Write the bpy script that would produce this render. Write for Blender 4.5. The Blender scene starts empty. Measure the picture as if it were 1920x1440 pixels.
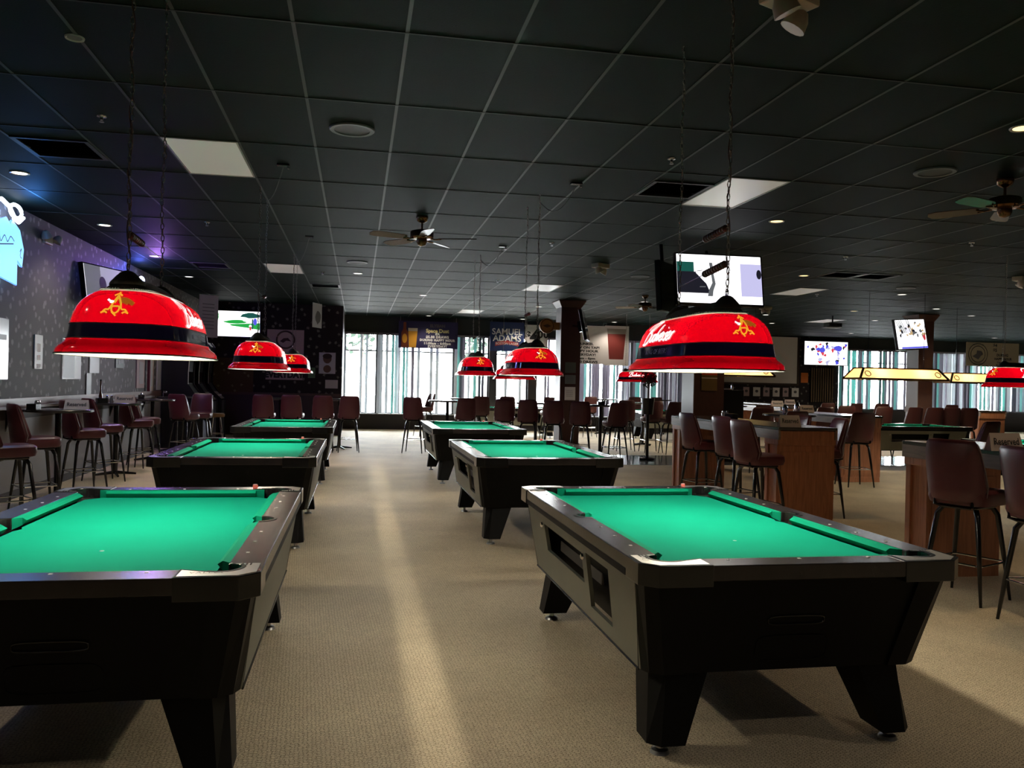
import bpy, math, random
from mathutils import Vector, Matrix
random.seed(7)
PI = math.pi
SC = bpy.context.scene
COL = SC.collection

# ------------------------------------------------------------------ camera
F_PX, YAW, ROLL, PITCH, CAM_H = 1555.0, math.atan(290 / 1555), 0.0215, math.atan(-1.7 / 1555), 1.46
cam_data = bpy.data.cameras.new('camera')
cam_data.sensor_fit = 'HORIZONTAL'
cam_data.sensor_width = 36.0
cam_data.lens = F_PX / 1920 * 36.0
cam_data.clip_start = 0.05
cam_data.clip_end = 300
cam = bpy.data.objects.new('camera', cam_data)
COL.objects.link(cam)
cam.matrix_world = Matrix.Translation((0, 0, CAM_H)) @ Matrix.Rotation(-YAW, 4, 'Z') @ Matrix.Rotation(PI / 2 + PITCH, 4, 'X') @ Matrix.Rotation(ROLL, 4, 'Z')
SC.camera = cam

# ------------------------------------------------------------------ exposure, sky
SC.view_settings.view_transform = 'Standard'
SC.view_settings.look = 'None'
SC.view_settings.exposure = 0.0
SC.view_settings.gamma = 1.0
SC.view_settings.use_curve_mapping = False
world = bpy.data.worlds.new('overcast_sky')
SC.world = world
world.use_nodes = True
bgn = world.node_tree.nodes['Background']
bgn.inputs[0].default_value = (0.90, 0.96, 1.0, 1)
bgn.inputs[1].default_value = 40.0
SKY_ENTRY = []          # window openings (portals that guide the sky light), filled just below


def light(name, kind, loc, energy, color=(1, 1, 1), size=0.05, rot=None, parent=None, **kw):
    d = bpy.data.lights.new(name, kind)
    d.energy = energy
    d.color = color
    if kind == 'POINT':
        d.shadow_soft_size = size
    for k, v in kw.items():
        setattr(d, k, v)
    o = bpy.data.objects.new(name, d)
    COL.objects.link(o)
    o.location = loc
    if rot:
        o.rotation_euler = rot
    if parent:
        o.parent = parent
    return o


def portal(x0, x1, y, z0, z1):
    o = light('window_daylight', 'AREA', ((x0 + x1) / 2, y, (z0 + z1) / 2), 1, rot=(-PI / 2, 0, 0), shape='RECTANGLE', size=x1 - x0)
    o.data.size = x1 - x0
    o.data.size_y = z1 - z0
    o.data.cycles.is_portal = True


CEIL = 3.37
Y_FAR, Y_FAR2 = 25.0, 27.6
X_LEFT, X_RIGHT, Y_BACK = -3.9, 27.0, -3.0
X_JOG = 10.2
portal(-0.5, X_JOG, Y_FAR + 0.3, 0.4, 2.9)
portal(17.2, 26.8, Y_FAR2 + 0.3, 0.7, 3.0)

# ------------------------------------------------------------------ materials
MATS = {}


def mat(name, col=(0.5, 0.5, 0.5), rough=0.5, metal=0.0, spec=0.5, coat=0.0, emit=None, estr=0.0, noise=None, bump=None, bump_scale=200, aniso=0):
    """noise=(scale, colour2, amount) varies the base colour; bump=strength adds fine relief"""
    if name in MATS:
        return MATS[name]
    m = bpy.data.materials.new(name)
    m.use_nodes = True
    nt = m.node_tree
    b = nt.nodes['Principled BSDF']
    b.inputs['Base Color'].default_value = (*col, 1)
    b.inputs['Roughness'].default_value = rough
    b.inputs['Metallic'].default_value = metal
    b.inputs['Specular IOR Level'].default_value = spec
    b.inputs['Coat Weight'].default_value = coat
    b.inputs['Coat Roughness'].default_value = 0.08
    if emit:
        b.inputs['Emission Color'].default_value = (*emit, 1)
        b.inputs['Emission Strength'].default_value = estr
    tc = None
    if noise or bump:
        tc = nt.nodes.new('ShaderNodeTexCoord')
    if noise:
        n = nt.nodes.new('ShaderNodeTexNoise')
        n.inputs['Scale'].default_value = noise[0]
        n.inputs['Detail'].default_value = 5
        nt.links.new(tc.outputs['Object'], n.inputs['Vector'])
        r = nt.nodes.new('ShaderNodeValToRGB')
        r.color_ramp.elements[0].position = 0.5 - noise[2]
        r.color_ramp.elements[0].color = (*col, 1)
        r.color_ramp.elements[1].position = 0.5 + noise[2]
        r.color_ramp.elements[1].color = (*noise[1], 1)
        nt.links.new(n.outputs['Fac'], r.inputs['Fac'])
        nt.links.new(r.outputs['Color'], b.inputs['Base Color'])
    if bump:
        n = nt.nodes.new('ShaderNodeTexNoise')
        n.inputs['Scale'].default_value = bump_scale
        n.inputs['Detail'].default_value = 3
        nt.links.new(tc.outputs['Object'], n.inputs['Vector'])
        bn = nt.nodes.new('ShaderNodeBump')
        bn.inputs['Strength'].default_value = bump
        bn.inputs['Distance'].default_value = 0.004
        nt.links.new(n.outputs['Fac'], bn.inputs['Height'])
        nt.links.new(bn.outputs['Normal'], b.inputs['Normal'])
    MATS[name] = m
    return m


def emat(name, col, s):
    return mat(name, (0.02, 0.02, 0.02), 0.4, emit=col, estr=s)


def wood_mat(name, c1, c2, rough=0.45, axis=2, scale=14):
    if name in MATS:
        return MATS[name]
    m = mat(name, c1, rough)
    nt = m.node_tree
    b = nt.nodes['Principled BSDF']
    tc = nt.nodes.new('ShaderNodeTexCoord')
    mp = nt.nodes.new('ShaderNodeMapping')
    s = [scale, scale, scale]
    s[axis] = scale * 0.08
    mp.inputs['Scale'].default_value = s
    n = nt.nodes.new('ShaderNodeTexNoise')
    n.inputs['Scale'].default_value = 3.0
    n.inputs['Detail'].default_value = 6
    n.inputs['Distortion'].default_value = 0.6
    r = nt.nodes.new('ShaderNodeValToRGB')
    r.color_ramp.elements[0].position = 0.35
    r.color_ramp.elements[0].color = (*c1, 1)
    r.color_ramp.elements[1].position = 0.68
    r.color_ramp.elements[1].color = (*c2, 1)
    nt.links.new(tc.outputs['Object'], mp.inputs['Vector'])
    nt.links.new(mp.outputs['Vector'], n.inputs['Vector'])
    nt.links.new(n.outputs['Fac'], r.inputs['Fac'])
    nt.links.new(r.outputs['Color'], b.inputs['Base Color'])
    return m


def carpet_mat():
    m = mat('looped_carpet', (0.33, 0.27, 0.19), 0.62, spec=0.2)
    nt = m.node_tree
    b = nt.nodes['Principled BSDF']
    tc = nt.nodes.new('ShaderNodeTexCoord')
    mp = nt.nodes.new('ShaderNodeMapping')
    mp.inputs['Scale'].default_value = (52, 74, 1)
    mp.inputs['Rotation'].default_value = (0, 0, 0.42)
    v = nt.nodes.new('ShaderNodeTexBrick')
    v.inputs['Scale'].default_value = 1.0
    v.inputs['Color1'].default_value = (0.0, 0, 0, 1)
    v.inputs['Color2'].default_value = (0.30, .30, .30, 1)
    v.inputs['Mortar'].default_value = (1, 1, 1, 1)
    v.inputs['Mortar Size'].default_value = 0.16
    v.inputs['Mortar Smooth'].default_value = 1.0
    v.inputs['Brick Width'].default_value = 1.0
    v.inputs['Row Height'].default_value = 1.0
    n = nt.nodes.new('ShaderNodeTexNoise')
    n.inputs['Scale'].default_value = 1.3
    n.inputs['Detail'].default_value = 4
    n2 = nt.nodes.new('ShaderNodeTexNoise')
    n2.inputs['Scale'].default_value = 42
    r = nt.nodes.new('ShaderNodeValToRGB')
    r.color_ramp.elements[0].position = 0.12
    r.color_ramp.elements[0].color = (0.96, 0.82, 0.58, 1)
    r.color_ramp.elements[1].position = 1.0
    r.color_ramp.elements[1].color = (0.46, 0.345, 0.20, 1)
    r2 = nt.nodes.new('ShaderNodeValToRGB')
    r2.color_ramp.elements[0].position = 0.3
    r2.color_ramp.elements[0].color = (0.78, 0.76, 0.74, 1)
    r2.color_ramp.elements[1].position = 0.7
    r2.color_ramp.elements[1].color = (1, 1, 1, 1)
    mx = nt.nodes.new('ShaderNodeMix')
    mx.data_type = 'RGBA'
    mx.blend_type = 'MULTIPLY'
    mx.inputs[0].default_value = 1.0
    L = nt.links.new
    # wobble the loops a little
    add = nt.nodes.new('ShaderNodeVectorMath')
    add.operation = 'ADD'
    L(tc.outputs['Object'], mp.inputs['Vector'])
    L(tc.outputs['Object'], n.inputs['Vector'])
    L(tc.outputs['Object'], n2.inputs['Vector'])
    L(mp.outputs['Vector'], add.inputs[0])
    sc_ = nt.nodes.new('ShaderNodeVectorMath')
    sc_.operation = 'SCALE'
    sc_.inputs['Scale'].default_value = 1.5
    L(n2.outputs['Color'], sc_.inputs[0])
    L(sc_.outputs[0], add.inputs[1])
    L(add.outputs[0], v.inputs['Vector'])
    L(v.outputs['Color'], r.inputs['Fac'])
    L(n.outputs['Fac'], r2.inputs['Fac'])
    L(r.outputs['Color'], mx.inputs[6])
    L(r2.outputs['Color'], mx.inputs[7])
    L(mx.outputs[2], b.inputs['Base Color'])
    bn = nt.nodes.new('ShaderNodeBump')
    bn.inputs['Strength'].default_value = 0.6
    bn.inputs['Distance'].default_value = 0.006
    bn.invert = True
    L(v.outputs['Color'], bn.inputs['Height'])
    L(bn.outputs['Normal'], b.inputs['Normal'])
    return m


def wallpaper_mat(name, base, fleck, scale=7.0, thr=0.17):
    """dark wallpaper printed with small pale flowers in loose rows"""
    m = mat(name, base, 0.62, spec=0.22)
    nt = m.node_tree
    b = nt.nodes['Principled BSDF']
    tc = nt.nodes.new('ShaderNodeTexCoord')
    v = nt.nodes.new('ShaderNodeTexVoronoi')
    v.inputs['Scale'].default_value = scale
    v.inputs['Randomness'].default_value = 0.9
    n = nt.nodes.new('ShaderNodeTexNoise')
    n.inputs['Scale'].default_value = 45
    n.inputs['Detail'].default_value = 3
    ad = nt.nodes.new('ShaderNodeMath')
    ad.operation = 'MULTIPLY_ADD'
    ad.inputs[1].default_value = 0.38
    r = nt.nodes.new('ShaderNodeValToRGB')
    r.color_ramp.elements[0].position = thr + 0.17
    r.color_ramp.elements[0].color = (*fleck, 1)
    r.color_ramp.elements[1].position = thr + 0.24
    r.color_ramp.elements[1].color = (*base, 1)
    L = nt.links.new
    v.voronoi_dimensions = '2D'
    sp = nt.nodes.new('ShaderNodeSeparateXYZ')
    sm = nt.nodes.new('ShaderNodeMath')
    cb = nt.nodes.new('ShaderNodeCombineXYZ')
    L(tc.outputs['Object'], sp.inputs[0])
    L(sp.outputs[0], sm.inputs[0])
    L(sp.outputs[1], sm.inputs[1])
    L(sm.outputs[0], cb.inputs[0])
    L(sp.outputs[2], cb.inputs[1])
    L(cb.outputs[0], v.inputs['Vector'])
    L(tc.outputs['Object'], n.inputs['Vector'])
    L(n.outputs['Fac'], ad.inputs[0])
    L(v.outputs['Distance'], ad.inputs[2])
    L(ad.outputs[0], r.inputs['Fac'])
    L(r.outputs['Color'], b.inputs['Base Color'])
    return m


def shade_mat(name, outer, inner=(0.85, 0.83, 0.80), gloss=0.12, trans=1.0, glow=None):
    """pressed plastic lamp shade: white inside, tinted outside, light seeps through it"""
    m = bpy.data.materials.new(name)
    m.use_nodes = True
    nt = m.node_tree
    nt.nodes.clear()
    L = nt.links.new
    out = nt.nodes.new('ShaderNodeOutputMaterial')
    geo = nt.nodes.new('ShaderNodeNewGeometry')
    tr = nt.nodes.new('ShaderNodeBsdfTranslucent')
    tr.inputs[0].default_value = (*[c * trans for c in outer], 1)
    df = nt.nodes.new('ShaderNodeBsdfPrincipled')
    df.inputs['Base Color'].default_value = (*outer, 1)
    df.inputs['Roughness'].default_value = gloss
    df.inputs['Specular IOR Level'].default_value = 0.6
    ad = nt.nodes.new('ShaderNodeAddShader')
    L(tr.outputs[0], ad.inputs[0])
    L(df.outputs[0], ad.inputs[1])
    if glow:
        df.inputs['Emission Color'].default_value = (*glow, 1)
        df.inputs['Emission Strength'].default_value = 1.0
    dw = nt.nodes.new('ShaderNodeBsdfDiffuse')
    dw.inputs[0].default_value = (*inner, 1)
    mx = nt.nodes.new('ShaderNodeMixShader')
    L(geo.outputs['Backfacing'], mx.inputs[0])
    L(ad.outputs[0], mx.inputs[1])
    L(dw.outputs[0], mx.inputs[2])
    L(mx.outputs[0], out.inputs[0])
    MATS[name] = m
    return m


def glass_mat():
    m = bpy.data.materials.new('window_glass')
    m.use_nodes = True
    nt = m.node_tree
    nt.nodes.clear()
    out = nt.nodes.new('ShaderNodeOutputMaterial')
    t = nt.nodes.new('ShaderNodeBsdfTransparent')
    g = nt.nodes.new('ShaderNodeBsdfGlossy')
    g.inputs['Roughness'].default_value = 0.02
    fr = nt.nodes.new('ShaderNodeFresnel')
    fr.inputs[0].default_value = 1.45
    mx = nt.nodes.new('ShaderNodeMixShader')
    nt.links.new(fr.outputs[0], mx.inputs[0])
    nt.links.new(t.outputs[0], mx.inputs[1])
    nt.links.new(g.outputs[0], mx.inputs[2])
    nt.links.new(mx.outputs[0], out.inputs[0])
    return m


def slat_mat(name, col, through):
    m = bpy.data.materials.new(name)
    m.use_nodes = True
    nt = m.node_tree
    nt.nodes.clear()
    out = nt.nodes.new('ShaderNodeOutputMaterial')
    d = nt.nodes.new('ShaderNodeBsdfDiffuse')
    d.inputs[0].default_value = (*col, 1)
    t = nt.nodes.new('ShaderNodeBsdfTranslucent')
    t.inputs[0].default_value = (*through, 1)
    a = nt.nodes.new('ShaderNodeAddShader')
    nt.links.new(d.outputs[0], a.inputs[0])
    nt.links.new(t.outputs[0], a.inputs[1])
    nt.links.new(a.outputs[0], out.inputs[0])
    MATS[name] = m
    return m


M_black = mat('black_laminate', (0.003, 0.003, 0.0035), 0.5, spec=0.14)
M_blackpl = mat('black_plastic', (0.01, 0.01, 0.011), 0.25)
M_blackmt = mat('black_enamel_tube', (0.007, 0.007, 0.008), 0.2)
M_grayside = mat('grey_side_laminate', (0.235, 0.24, 0.20), 0.5, noise=(3, (0.205, 0.21, 0.175), 0.3))
M_rail = mat('dark_rail_laminate', (0.020, 0.016, 0.017), 0.24, spec=0.6, noise=(9, (0.028, 0.020, 0.020), 0.2))
M_casting = mat('corner_casting_plastic', (0.012, 0.012, 0.013), 0.18, spec=0.6)
M_plate = mat('glare_silver_corner_plate', (0.42, 0.41, 0.39), 0.38, metal=0.75)  # pale silver also stands in for lamp glare on the black castings
M_felt = mat('green_felt', (0.004, 0.285, 0.185), 0.95, spec=0.05, noise=(4, (0.003, 0.262, 0.168), 0.3), bump=0.05, bump_scale=500)
M_cush = mat('green_cushion_cloth', (0.002, 0.26, 0.15), 0.9, spec=0.08)
M_chrome = mat('chrome', (0.75, 0.75, 0.77), 0.12, metal=1.0)
M_steel = mat('dull_steel', (0.45, 0.45, 0.45), 0.35, metal=1.0)
M_vinyl = mat('maroon_vinyl', (0.100, 0.016, 0.026), 0.36, spec=0.55, noise=(5, (0.080, 0.013, 0.021), 0.25), bump=0.08, bump_scale=160)
M_vinyl2 = mat('brown_vinyl', (0.085, 0.022, 0.022), 0.36, spec=0.55, bump=0.08, bump_scale=160)
M_pearl = mat('pearl_inlay', (0.8, 0.78, 0.72), 0.3)
M_pedwood = wood_mat('oak_stained', (0.48, 0.205, 0.105), (0.32, 0.125, 0.062))
M_tabletop = mat('dark_table_laminate', (0.05, 0.045, 0.042), 0.22, spec=0.6)
M_apron = wood_mat('grey_brown_apron', (0.24, 0.175, 0.13), (0.17, 0.12, 0.09), axis=1)
M_paper = mat('white_paper', (0.85, 0.82, 0.80), 0.7)
M_ink = mat('black_ink', (0.01, 0.01, 0.012), 0.6)
M_ceil = mat('dark_green_tile', (0.0068, 0.0150, 0.0128), 0.64, spec=0.06, noise=(3, (0.0060, 0.0135, 0.0115), 0.2), bump=0.25, bump_scale=120)
M_grid = mat('green_grid_metal', (0.021, 0.033, 0.028), 0.55)
M_acryl = mat('white_acrylic_added_glow', (0.88, 0.87, 0.82), 0.3, emit=(1.0, .97, .90), estr=.13)  # faint glow added so the unlit ceiling panels look brighter
M_wall = wallpaper_mat('grey_flowered_wallpaper', (0.105, 0.098, 0.098), (0.27, 0.26, 0.25), 6.0, 0.17)
M_wall2 = wallpaper_mat('navy_flowered_wallpaper', (0.022, 0.016, 0.018), (0.17, 0.16, 0.14), 4.2, 0.12)
M_dark = mat('dark_brown_paint', (0.026, 0.020, 0.020), 0.6)
M_soffit = mat('dark_green_paint', (0.020, 0.024, 0.023), 0.55)
M_brick = mat('red_brown_column_paint', (0.075, 0.024, 0.018), 0.55, noise=(20, (0.055, 0.02, 0.016), 0.3), bump=0.2, bump_scale=60)
M_glass = glass_mat()
M_bottleglass = mat('brown_bottle_glass', (0.05, 0.015, 0.008), 0.08)
M_red = shade_mat('red_lamp_shade', (0.060, 0.00003, 0.0008), trans=.80)
M_navy = shade_mat('navy_lamp_band', (0.0012, 0.0010, 0.0045), gloss=0.08, trans=.08)
M_amber = shade_mat('amber_stained_glass', (0.42, 0.28, 0.11), gloss=0.2, glow=(.95, .62, .24))
M_shadetop = mat('olive_black_lamp_roof', (0.060, 0.058, 0.045), 0.45)
M_goldemit = mat('gold_print', (0.5, 0.3, 0.03), 0.4, emit=(1.0, 0.50, 0.03), estr=0.75)
M_goldark = mat('dark_gold_print', (0.3, 0.12, 0.02), 0.4, emit=(0.55, 0.14, 0.01), estr=0.55)
M_whitemit = mat('backlit_white_print', (0.8, 0.8, 0.8), 0.4, emit=(1.0, 0.93, 0.90), estr=1.3)
M_greyprint = mat('grey_print', (0.10, 0.09, 0.10), 0.4)
M_bulb = emat('frosted_bulb', (1.0, 0.95, 0.86), 18.0)
M_trimwhite = mat('white_trim', (0.45, 0.45, 0.44), 0.4)
M_brass = mat('antique_brass', (0.20, 0.11, 0.05), 0.25, metal=0.9)
M_bead = wood_mat('turned_bead_wood', (0.10, 0.032, 0.02), (0.07, 0.022, 0.014), rough=0.3)

# ------------------------------------------------------------------ mesh helpers


class MB:
    def __init__(s):
        s.v, s.f, s.m, s.cur = [], [], [], 0

    def add(s, vs, fs, m=None):
        o = len(s.v)
        s.v += [tuple(p) for p in vs]
        s.f += [tuple(i + o for i in f) for f in fs]
        s.m += [s.cur if m is None else m] * len(fs)
        return s

    def box(s, x0, x1, y0, y1, z0, z1, m=None):
        return s.add([(x0, y0, z0), (x1, y0, z0), (x1, y1, z0), (x0, y1, z0), (x0, y0, z1), (x1, y0, z1), (x1, y1, z1), (x0, y1, z1)],
                     [(0, 3, 2, 1), (4, 5, 6, 7), (0, 1, 5, 4), (1, 2, 6, 5), (2, 3, 7, 6), (3, 0, 4, 7)], m)

    def prism(s, pts, z0, z1, m=None, top=None):
        """pts CCW outline in xy; top = optional other outline at z1"""
        n = len(pts)
        tp = top or pts
        return s.add([(p[0], p[1], z0) for p in pts] + [(p[0], p[1], z1) for p in tp],
                     [tuple(range(n - 1, -1, -1)), tuple(range(n, 2 * n))] + [(i, (i + 1) % n, n + (i + 1) % n, n + i) for i in range(n)], m)

    def loft(s, rings, cap0=True, cap1=True, m=None, closed=True):
        n = len(rings[0])
        vs = [p for r in rings for p in r]
        fs = []
        for k in range(len(rings) - 1):
            for i in range(n if closed else n - 1):
                j = (i + 1) % n
                fs.append((k * n + i, k * n + j, (k + 1) * n + j, (k + 1) * n + i))
        if cap0:
            fs.append(tuple(range(n - 1, -1, -1)))
        if cap1:
            fs.append(tuple(range((len(rings) - 1) * n, len(rings) * n)))
        return s.add(vs, fs, m)

    def lathe(s, prof, n=16, m=None, c=(0, 0), cap=True):
        rings = [[(c[0] + r * math.cos(2 * PI * i / n), c[1] + r * math.sin(2 * PI * i / n), z) for i in range(n)] for r, z in prof]
        return s.loft(rings, cap, cap, m)

    def tube(s, pts, r, n=8, m=None, closed=False):
        P = [Vector(p) for p in pts]
        rr = r if isinstance(r, (list, tuple)) else [r] * len(P)
        rings = []
        up = Vector((0, 0, 1))
        for i, p in enumerate(P):
            if closed:
                d = (P[(i + 1) % len(P)] - P[i - 1]).normalized()
            else:
                d = (P[min(i + 1, len(P) - 1)] - P[max(i - 1, 0)]).normalized()
            a = up if abs(d.dot(up)) < 0.95 else Vector((1, 0, 0))
            u = d.cross(a).normalized()
            w = u.cross(d).normalized()
            rings.append([p + (u * math.cos(2 * PI * k / n) + w * math.sin(2 * PI * k / n)) * rr[i] for k in range(n)])
        if closed:
            rings.append(rings[0])
            return s.loft(rings, False, False, m)
        return s.loft(rings, True, True, m)

    def mesh(s, name, mats, smooth=False):
        me = bpy.data.meshes.new(name)
        me.from_pydata(s.v, [], s.f)
        if not isinstance(mats, (list, tuple)):
            mats = [mats]
        for x in mats:
            me.materials.append(x)
        if len(mats) > 1:
            me.polygons.foreach_set('material_index', s.m)
        if smooth:
            me.polygons.foreach_set('use_smooth', [True] * len(me.polygons))
        me.validate()
        me.update()
        return me

    def build(s, name, mats, parent=None, loc=None, rot=None, smooth=False, bevel=0):
        me = s.mesh(name, mats, smooth)
        o = bpy.data.objects.new(name, me)
        COL.objects.link(o)
        if parent:
            o.parent = parent
        if loc:
            o.location = loc
        if rot:
            o.rotation_euler = rot
        if bevel:
            md = o.modifiers.new('bevel', 'BEVEL')
            md.width = bevel
            md.segments = 2
            md.limit_method = 'ANGLE'
            md.angle_limit = 0.6
        if smooth:
            auto_smooth(o)
        return o


def auto_smooth(o, ang=0.7):
    me = o.data
    try:
        me.set_sharp_from_angle(angle=ang)
    except Exception:
        pass


def empty(name, loc=(0, 0, 0), rz=0, parent=None):
    o = bpy.data.objects.new(name, None)
    COL.objects.link(o)
    o.location = loc
    o.rotation_euler = (0, 0, rz)
    o.empty_display_size = 0.2
    if parent:
        o.parent = parent
    return o


def tag(o, label, cat, group=None, kind=None):
    o['label'] = label
    o['category'] = cat
    if group:
        o['group'] = group
    if kind:
        o['kind'] = kind
    return o


def struct(o):
    o['kind'] = 'structure'
    return o


def copy_tree(o, parent=None):
    c = o.copy()
    COL.objects.link(c)
    if parent:
        c.parent = parent
    for ch in list(o.children):
        copy_tree(ch, c)
    return c


def instance(src, used, name=None):
    """first use returns the source itself, later uses a copied tree"""
    if src in used:
        c = copy_tree(src)
        return c
    used.add(src)
    return src


def rrect(hx, hy, n=4.0, N=40, z=0.0, cx=0, cy=0):
    out = []
    for i in range(N):
        t = 2 * PI * (i + 0.5) / N
        c, s_ = math.cos(t), math.sin(t)
        out.append((cx + hx * math.copysign(abs(c) ** (2 / n), c), cy + hy * math.copysign(abs(s_) ** (2 / n), s_), z))
    return out


def text_mesh(body, size=1.0, align='CENTER', shear=0.0, bold=0.0, spacing=1.0):
    cu = bpy.data.curves.new('lettering', 'FONT')
    cu.body = body
    cu.size = size
    cu.align_x = align
    cu.align_y = 'CENTER'
    cu.shear = shear
    cu.offset = bold
    cu.space_character = spacing
    cu.space_line = 0.95
    cu.resolution_u = 3
    o = bpy.data.objects.new('lettering', cu)
    COL.objects.link(o)
    dg = bpy.context.evaluated_depsgraph_get()
    me = bpy.data.meshes.new_from_object(o.evaluated_get(dg))
    bpy.data.objects.remove(o)
    return me


def text(body, size, m, parent=None, loc=(0, 0, 0), rot=(PI / 2, 0, 0), name='lettering', sx=1.0, **kw):
    me = text_mesh(body, size, **kw)
    me.materials.clear()
    me.materials.append(m)
    o = bpy.data.objects.new(name, me)
    COL.objects.link(o)
    o.parent = parent
    o.location = loc
    o.rotation_euler = rot
    o.scale = (sx, 1, 1)
    if len(body) == 2:
        o['kind'] = 'stuff'
    return o


# ------------------------------------------------------------------ room shell
fl = struct(MB().box(X_LEFT - .2, X_RIGHT + .2, Y_BACK - .2, Y_FAR2 + .3, -0.1, 0).build('floor', carpet_mat()))
# polished walkway strip that crosses the far half of the carpet
walk = MB().box(4.4, 26.9, 14.6, 16.6, 0.0, 0.006).build('walkway_tile', mat('grey_walkway_tile', (0.16, 0.17, 0.175), 0.12, spec=0.7, noise=(2, (0.13, 0.14, 0.145), 0.2)), fl)

wl = struct(MB().box(X_LEFT - .15, X_LEFT, Y_BACK, 22.1, 0, CEIL + .06).build('wall_left', M_wall))
MB().box(X_LEFT, X_LEFT + 0.02, Y_BACK, 22.1, 0, 0.95).build('wainscot', mat('grey_wainscot', (0.19, 0.18, 0.18), 0.4), wl)
MB().box(X_LEFT, X_LEFT + 0.03, Y_BACK, 22.1, 1.06, 1.16).build('chair_rail', mat('pinkish_brown_rail', (0.16, 0.09, 0.08), 0.35), wl)
struct(MB().box(X_LEFT - .0, X_LEFT + 0.025, Y_BACK, 22.1, 0, 0.10).build('baseboard_left', M_dark))
wn = struct(MB().box(X_LEFT, -0.4, 22.1, 22.25, 0, CEIL + .06).build('wall_nook', M_wall2))
MB().box(X_LEFT, -0.42, 22.075, 22.1, 1.02, 1.08).build('chair_rail', mat('dark_brown_rail', (0.07, 0.032, 0.022), 0.4), wn)
MB().box(X_LEFT, -0.42, 22.085, 22.1, 0.0, 1.02).build('wainscot', mat('maroon_wainscot', (0.035, 0.016, 0.014), 0.5), wn)
MB().box(-3.75, -2.62, 22.05, 22.1, 1.08, 1.95).build('brown_panel', wallpaper_mat('brown_flowered_wallpaper', (0.085, 0.05, 0.022), (0.20, 0.17, 0.10), 4.2, 0.10), wn)
struct(MB().box(-0.5, -0.4, 22.25, Y_FAR, 0, CEIL + .06).build('wall_nook_return', M_dark))

wf = struct(empty('wall_far'))
MB().box(-0.5, X_JOG, Y_FAR, Y_FAR + .15, 0, 0.45).build('sill_wall', M_dark, wf)
MB().box(-0.5, X_JOG, Y_FAR - .05, Y_FAR + .15, 2.87, CEIL + .06).build('soffit', M_soffit, wf)
MB().box(-0.5, X_JOG, Y_FAR - .12, Y_FAR + .05, 0.45, 0.475).build('window_ledge', mat('grey_ledge', (0.4, 0.4, 0.4), 0.3), wf)
MB().box(X_JOG, X_JOG + .1, Y_FAR - .0, Y_FAR2, 0, CEIL + .06).build('return_wall', M_dark, wf)
wr = struct(empty('wall_far_right'))
MB().box(X_JOG, 17.25, Y_FAR2, Y_FAR2 + .15, 0, CEIL + .06).build('solid_wall', M_wall2, wr)
MB().box(17.25, X_RIGHT, Y_FAR2, Y_FAR2 + .15, 0, 0.75).build('sill_wall', M_dark, wr)
MB().box(17.25, X_RIGHT, Y_FAR2 - .05, Y_FAR2 + .15, 2.97, CEIL + .06).build('soffit', M_soffit, wr)
struct(MB().box(X_RIGHT, X_RIGHT + .15, Y_BACK, Y_FAR2 + .15, 0, CEIL + .06).build('wall_right', M_dark))
struct(MB().box(X_LEFT, X_RIGHT, Y_BACK - .15, Y_BACK, 0, CEIL + .06).build('wall_back', M_dark))
# ------------------------------------------------------------------ ceiling: slab, grid bars and lay-in tiles
TW, TL, GX, GY = 0.6096, 1.2192, 0.23, 7.03
ce = struct(MB().box(X_LEFT - .2, X_RIGHT + .2, Y_BACK - .2, Y_FAR2 + .3, CEIL + 0.05, CEIL + 0.15).build('ceiling', M_dark))
i0, i1 = math.ceil((X_LEFT - GX) / TW), math.floor((X_RIGHT - GX) / TW)
j0, j1 = math.ceil((Y_BACK - GY) / TL), math.floor((Y_FAR2 - GY) / TL)
LITE = {(-3, 0), (5, 0), (-3, 6), (5, 7), (4, 12), (13, 6), (20, 11), (27, 8)}           # troffer cells (col,row)
VENT = {(-5, 0), (4, 0), (-5, 6), (12, 4), (13, 4), (-2, 8), (3, 13)}
main = MB().box(-.0105, .0105, Y_BACK, Y_FAR2, CEIL - 0.001, CEIL + .03).mesh('main_bar', M_grid)
for i in range(i0, i1 + 1):
    o = bpy.data.objects.new('main_bar', main)
    COL.objects.link(o)
    o.parent = ce
    o.location = (GX + i * TW, 0, 0)
cross = MB().box(X_LEFT, X_RIGHT, -.006, .006, CEIL - 0.003, CEIL + .03).mesh('cross_bar', mat('cross_bar_metal', (0.012, 0.018, 0.016), 0.6))
for j in range(j0, j1 + 1):
    o = bpy.data.objects.new('cross_bar', cross)
    COL.objects.link(o)
    o.parent = ce
    o.location = (0, GY + j * TL, 0)
tile = MB().box(-TW / 2 + .009, TW / 2 - .009, -TL / 2 + .009, TL / 2 - .009, CEIL + .0015, CEIL + .022).mesh('ceiling_tile', M_ceil)
cells = [(i, j) for i in range(i0 - 1, i1 + 1) for j in range(j0 - 1, j1 + 1) if (i, j) not in LITE and (i, j) not in VENT]


def cellc(i, j):
    return GX + (i + .5) * TW, GY + (j + .5) * TL


def seen(i, j):
    x, y = cellc(i, j)
    dx, dy = x, y
    dep = dy * math.cos(YAW) + dx * math.sin(YAW)
    lat = dx * math.cos(YAW) - dy * math.sin(YAW)
    return dep > 3.0 and abs(lat) < dep * 0.66 + 0.6


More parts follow.
